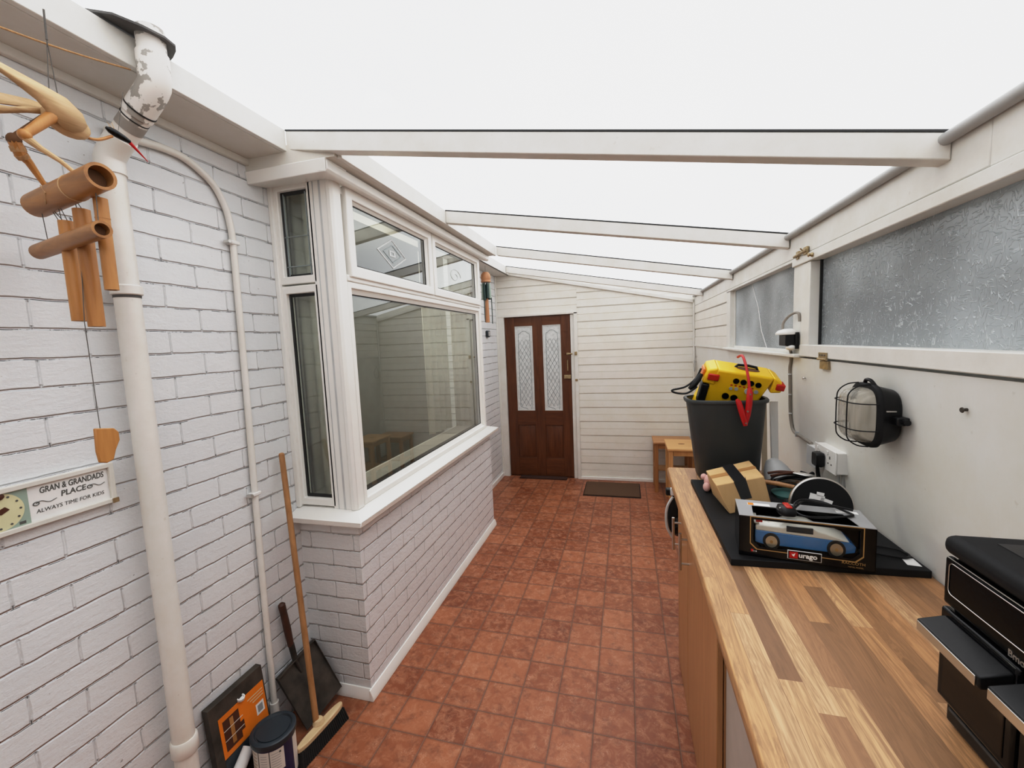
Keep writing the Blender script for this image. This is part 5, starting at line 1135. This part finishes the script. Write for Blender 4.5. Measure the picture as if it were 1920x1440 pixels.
# ------------------------------------------------------------------ fittings on the right wall
bh = empty('bulkhead_lamp', (.733, 1.455, 1.31), 'black bulkhead lamp with ribbed glass and a wire cage on the white wall', 'lamp')
cy, cz = 1.446, 1.400
def ov_ring(x, hy, hz, p=.55, n=44):
    o = []
    for k in range(n):
        a = 2 * PI * k / n; c_, s_ = math.cos(a), math.sin(a)
        o.append((x, cy + hy * math.copysign(abs(c_) ** p, c_), cz + hz * math.copysign(abs(s_) ** p, s_)))
    return o
build(loft([ov_ring(.730, .060, .068), ov_ring(.722, .066, .075), ov_ring(.692, .074, .084), ov_ring(.680, .076, .086)]), 'housing', 'black', bh, angle=50)
build(loft([ov_ring(.680, .078, .088), ov_ring(.678, .082, .092), ov_ring(.670, .082, .092), ov_ring(.666, .078, .088), ov_ring(.666, .068, .078), ov_ring(.680, .068, .078)], False, False), 'rim', 'blackm', bh, angle=50)
gl = build(loft([ov_ring(.668, .069, .079), ov_ring(.650, .067, .077), ov_ring(.634, .062, .072), ov_ring(.624, .052, .062), ov_ring(.619, .036, .046)], False, True), 'glass_cover', 'ribbed', bh, angle=60)
build(loft([ov_ring(.678, .066, .076), ov_ring(.677, .02, .02)], True, True), 'reflector', 'offw', bh)
build(MB().lathe([(.012, 0), (.013, .03), (.028, .055), (.030, .08), (.020, .10), (.004, .104)], (.650, cy, cz - .060), n=24), 'bulb', 'bulb', bh)
for yy in (cy - .030, cy + .034):
    build(MB().tube(smoothpts([(.668, yy, cz + .090), (.640, yy, cz + .086), (.618, yy, cz + .068), (.613, yy, cz + .04), (.613, yy, cz - .04), (.618, yy, cz - .068), (.640, yy, cz - .086), (.668, yy, cz - .090)], 4), .0018, 8), 'cage_wire', 'blackm', bh)
for zz in (cz - .036, cz + .040):
    build(MB().tube(smoothpts([(.668, cy - .080, zz), (.640, cy - .076, zz), (.620, cy - .060, zz), (.613, cy - .030, zz), (.613, cy + .034, zz), (.620, cy + .060, zz), (.640, cy + .076, zz), (.668, cy + .080, zz)], 4), .0016, 8), 'cage_wire', 'blackm', bh)
build(MB().box(.700, .729, cy - .098, cy - .070, cz - .016, cz + .006), 'cable_gland', 'black', bh, bevel=.003)
build(MB().cyl((.716, cy - .098, cz - .005), (.716, cy - .112, cz - .005), .008, n=12), 'gland_nut', 'black', bh)
build(MB().box(.684, .708, cy - .0795, cy - .075, cz + .018, cz + .022), 'side_clip', 'steel', bh, bevel=.001)
build(MB().tube(smoothpts([(.676, cy - .035, cz + .088), (.672, cy - .022, cz + .101), (.672, cy + .002, cz + .101), (.676, cy + .015, cz + .088)], 4), .005, 8), 'hinge_loop', 'black', bh)

so = empty('double_socket', (.735, 1.79, 1.13), 'white double wall socket box with a black plug in its left side above the worktop', 'socket')
build(MB().box(.717, .755, 1.715, 1.885, 1.132, 1.212), 'box', 'white', so, bevel=.004, seg=3)
build(MB().box(.7125, .7175, 1.713, 1.887, 1.130, 1.214), 'faceplate', 'white', so, bevel=.002)
for yo in (1.757, 1.840):
    build(MB().box(.7112, .7127, yo - .003, yo + .003, 1.178, 1.188).box(.7112, .7127, yo - .0155, yo - .0095, 1.158, 1.163).box(.7112, .7127, yo + .0095, yo + .0155, 1.158, 1.163), 'pin_holes', 'grime', so, smooth=False)
    build(MB().box(.7095, .7127, yo + .012, yo + .022, 1.193, 1.205), 'rocker', 'white', so, bevel=.001)
ss = empty('junction_box', (.74, 1.96, 1.10), 'single white surface box left of the double socket', 'socket')
build(MB().box(.730, .755, 1.910, 1.998, 1.098, 1.176), 'box', 'white', ss, bevel=.003)
build(MB().box(.7255, .7305, 1.908, 2.000, 1.096, 1.178), 'faceplate', 'lgrey', ss, bevel=.002)
pp = empty('mains_plug', (.695, 1.845, 1.15), 'black plug in the white double socket with two black leads hanging down', 'plug')
build(loft([[(p[0], p[1], p[2]) for p in rrect(1.815, 1.163, .024, .026, .010, .7095)], rrect(1.815, 1.163, .026, .028, .010, .700), rrect(1.815, 1.163, .022, .024, .009, .684)]), 'plug_body', 'black', pp, angle=50)
build(MB().tube(smoothpts([(.695, 1.818, 1.137), (.696, 1.815, 1.10), (.705, 1.80, 1.06), (.71, 1.78, 1.03), (.69, 1.75, 1.022)], 5), .0038, 8).tube(smoothpts([(.7, 1.824, 1.137), (.706, 1.818, 1.09), (.712, 1.80, 1.05), (.715, 1.79, 1.026)], 5), .0038, 8), 'lead', 'black', pp)
ct = empty('wall_trunking', (.75, 1.75, 1.0), 'pair of thin grey cables running down the wall from the white double socket', 'cable')
build(MB().box(.748, .755, 1.776, 1.786, 1.0, 1.131), 'cable', 'lgrey', ct, bevel=.002); build(MB().box(.746, .755, 1.738, 1.752, 1.0, 1.131), 'cable', 'grey', ct, bevel=.002)

wc = empty('wall_cable', (.75, 2.25, 1.18), 'grey clipped cable running down the wall from the light sensor to the sockets', 'cable')
build(MB().tube(smoothpts([(.700, 2.13, 1.575), (.712, 2.155, 1.550), (.717, 2.17, 1.515), (.720, 2.19, 1.480), (.7255, 2.20, 1.40), (.7325, 2.215, 1.30), (.737, 2.215, 1.235), (.741, 2.19, 1.190), (.742, 2.10, 1.184), (.742, 1.995, 1.180)], 6), .0065, 10), 'cable', 'cable', wc)
for p in ((.7215, 2.193, 1.455), (.7285, 2.207, 1.36), (.7345, 2.215, 1.27)): build(MB().box(p[0] - .007, p[0] + .0045, p[1] - .009, p[1] + .009, p[2] - .003, p[2] + .003), 'cable_clip', 'lgrey', wc, bevel=.001)
build(MB().box(.7335, .750, 2.148, 2.154, 1.174, 1.198), 'cable_clip', 'lgrey', wc, bevel=.001)
ls = empty('light_sensor', (.69, 2.13, 1.57), 'black outdoor light sensor with a domed white cap on the white window post', 'sensor')
build(MB().box(.668, .716, 2.090, 2.172, 1.588, 1.636), 'body', 'black', ls, bevel=.003)
build(MB().box(.703, .7165, 2.078, 2.10, 1.574, 1.645), 'bracket', 'black', ls, bevel=.002)
build(loft([binring(.684, 2.132, .036, .050, 1.636, .7), binring(.684, 2.132, .038, .052, 1.643, .7), binring(.686, 2.132, .030, .044, 1.655, .8), binring(.690, 2.132, .014, .020, 1.662, .9)]), 'white_cap', 'white', ls, angle=70)
build(MB().ell((.694, 2.105, 1.580), (.020, .024, .013), 18, 12), 'lens', 'white', ls)
build(MB().tube(smoothpts([(.680, 2.165, 1.658), (.684, 2.168, 1.690), (.698, 2.150, 1.716), (.706, 2.11, 1.728), (.711, 2.082, 1.727), (.713, 2.073, 1.715), (.713, 2.070, 1.690)], 6), .0055, 10), 'top_cable', 'cable', ls)
# hinge and latches
hg = empty('hinge_plate', (.71, 1.83, 1.51), 'small brass hinge across the gap under the large frosted window', 'hinge')
build(MB().box(.7085, .7125, 1.800, 1.868, 1.545, 1.566), 'upper_leaf', 'brass', hg, bevel=.001)
build(MB().box(.7135, .7245, 1.800, 1.868, 1.503, 1.534), 'lower_leaf', 'brass', hg, bevel=.001)
build(MB().cyl((.7085, 1.798, 1.541), (.7085, 1.870, 1.541), .0045, n=10), 'knuckle', 'brass', hg)
mb = MB()
for y in (1.815, 1.834, 1.853): mb.cyl((.7085, y, 1.556), (.7070, y, 1.556), .003, n=8)
build(mb, 'screws', 'grime', hg)
lt = empty('barrel_bolt', (.71, 2.05, 1.96), 'small rusty barrel bolt at the top corner of the large frosted window', 'bolt')
build(MB().cyl((.703, 1.985, 1.972), (.703, 2.115, 1.966), .0055, n=12), 'bolt_rod', 'brass', lt)
for q in ((1.995, 2.030, 1.957, 1.988), (2.080, 2.105, 1.952, 1.985)): build(MB().box(.705, .7155, *q), 'bolt_plate', 'brass', lt, bevel=.002)
build(MB().cyl((.703, 2.02, 1.972), (.692, 2.02, 1.985), .003, n=8), 'bolt_knob', 'brass', lt)
kn = build(MB().lathe([(.007, 0), (.009, .004), (.005, .012), (.008, .016), (.006, .02)], (.712, 1.945, 1.945), (-1, 0, 0), 14), 'window_knob', 'brass', label='tiny dark knob on the window head beside the barrel bolt', cat='knob')
for y, z, lbl in ((2.035, 1.452, 'small steel screw hook in the white wall below the light sensor'), (1.155, 1.461, 'small dark nail in the white wall to the right of the bulkhead lamp')):
    hk = build(MB().cyl((.729, y, z), (.718, y, z - .001), .0035, n=10).lathe([(.0065, 0), (.0055, .002)], (.7185, y, z - .001), (-1, 0, 0), 12), 'screw', 'steel' if y > 2 else 'rust', label=lbl, cat='screw')
wh = empty('wire_hook', (.70, 4.85, 1.30), 'thin wire loop hanging on the wall in the far right corner', 'hook')
build(MB().tube(smoothpts([(.705, 4.86, 1.42), (.700, 4.84, 1.40), (.695, 4.80, 1.39), (.695, 4.78, 1.33), (.695, 4.80, 1.28), (.70, 4.86, 1.27), (.70, 4.89, 1.32), (.70, 4.87, 1.385)], 5), .003, 6), 'wire', 'grey', wh)
build(MB().box(.735, .754, 4.85, 4.88, 1.41, 1.435), 'hook_plate', 'grey', wh, bevel=.002)
build(MB().tube([(.745, 4.865, 1.42), (.705, 4.86, 1.42)], .002, 6), 'hook_arm', 'grey', wh)

# ------------------------------------------------------------------ light
w = bpy.data.worlds.new('sky'); sc.world = w; w.use_nodes = True
nt = w.node_tree
for n in list(nt.nodes): nt.nodes.remove(n)
o = nt.nodes.new('ShaderNodeOutputWorld'); bgn = nt.nodes.new('ShaderNodeBackground')
tcn = nt.nodes.new('ShaderNodeTexCoord'); nz = noise(nt, tcn.outputs['Generated'], 1.6, 3, .5)
col = ramp(nt, nz, [(.3, (.86, .875, .90)), (.7, (1.0, 1.0, 1.0))])
nt.links.new(col, bgn.inputs[0]); bgn.inputs[1].default_value = 1.95
nt.links.new(bgn.outputs[0], o.inputs[0])
sun = bpy.data.lights.new('soft_sun', 'SUN'); sun.energy = .7; sun.angle = math.radians(70); sun.color = (1, .985, .96)
so_ = bpy.data.objects.new('soft_sun', sun); COL.objects.link(so_); so_.rotation_euler = (math.radians(-14), math.radians(12), 0); so_.location = (0, 2, 5)

for p_, e_ in (((-2.6, 2.6, 2.1), 34), ((-1.85, 2.7, 2.2), 13), ((-1.80, 1.15, 1.8), 10)):  # added fill lights, unseen, brightening the curtains and room behind the glass
    il = bpy.data.lights.new('inner_fill_light', 'POINT'); il.energy = e_; il.shadow_soft_size = .3; il.color = (1, .95, .85)
    io = bpy.data.objects.new('inner_fill_light', il); COL.objects.link(io); io.location = p_
# ------------------------------------------------------------------ camera
yaw, pitch, roll, F = .2662, .0963, -.0424, 792.64
cy_, sy_ = math.cos(yaw), math.sin(yaw)
f = Vector((-sy_, cy_, 0)); r = Vector((cy_, sy_, 0)); u = Vector((0, 0, 1))
f2 = f * math.cos(pitch) - u * math.sin(pitch); u2 = u * math.cos(pitch) + f * math.sin(pitch)
r3 = r * math.cos(roll) + u2 * math.sin(roll); u3 = u2 * math.cos(roll) - r * math.sin(roll)
cam = bpy.data.cameras.new('camera'); cam.sensor_fit = 'HORIZONTAL'; cam.sensor_width = 36; cam.lens = F / 1920 * 36; cam.clip_start = .02
co = bpy.data.objects.new('camera', cam); COL.objects.link(co)
co.matrix_world = Matrix(((r3.x, u3.x, -f2.x, 0), (r3.y, u3.y, -f2.y, 0), (r3.z, u3.z, -f2.z, 1.65), (0, 0, 0, 1)))
sc.camera = co
sc.view_settings.view_transform = 'Standard'
sc.view_settings.look = 'None'
sc.view_settings.exposure = 0
vs_ = sc.view_settings; vs_.use_curve_mapping = True; cm = vs_.curve_mapping
WL = 2.4; cm.white_level = (WL, WL, WL); cm.extend = 'HORIZONTAL'
cv = cm.curves[3]
pts_ = [(.05, .034), (.20, .175), (.45, .46), (.75, .70), (1.15, .80)]
cv.points[0].location = (0, 0); cv.points[-1].location = (1, .885)
for a_, b_ in pts_: cv.points.new(a_ / WL, b_)
cm.update()
sc.cycles.max_bounces = 8; sc.cycles.diffuse_bounces = 4; sc.cycles.transparent_max_bounces = 14
sc.cycles.use_adaptive_sampling = True; sc.cycles.adaptive_threshold = .03; sc.cycles.sample_clamp_indirect = 8
sc.cycles.use_denoising = True
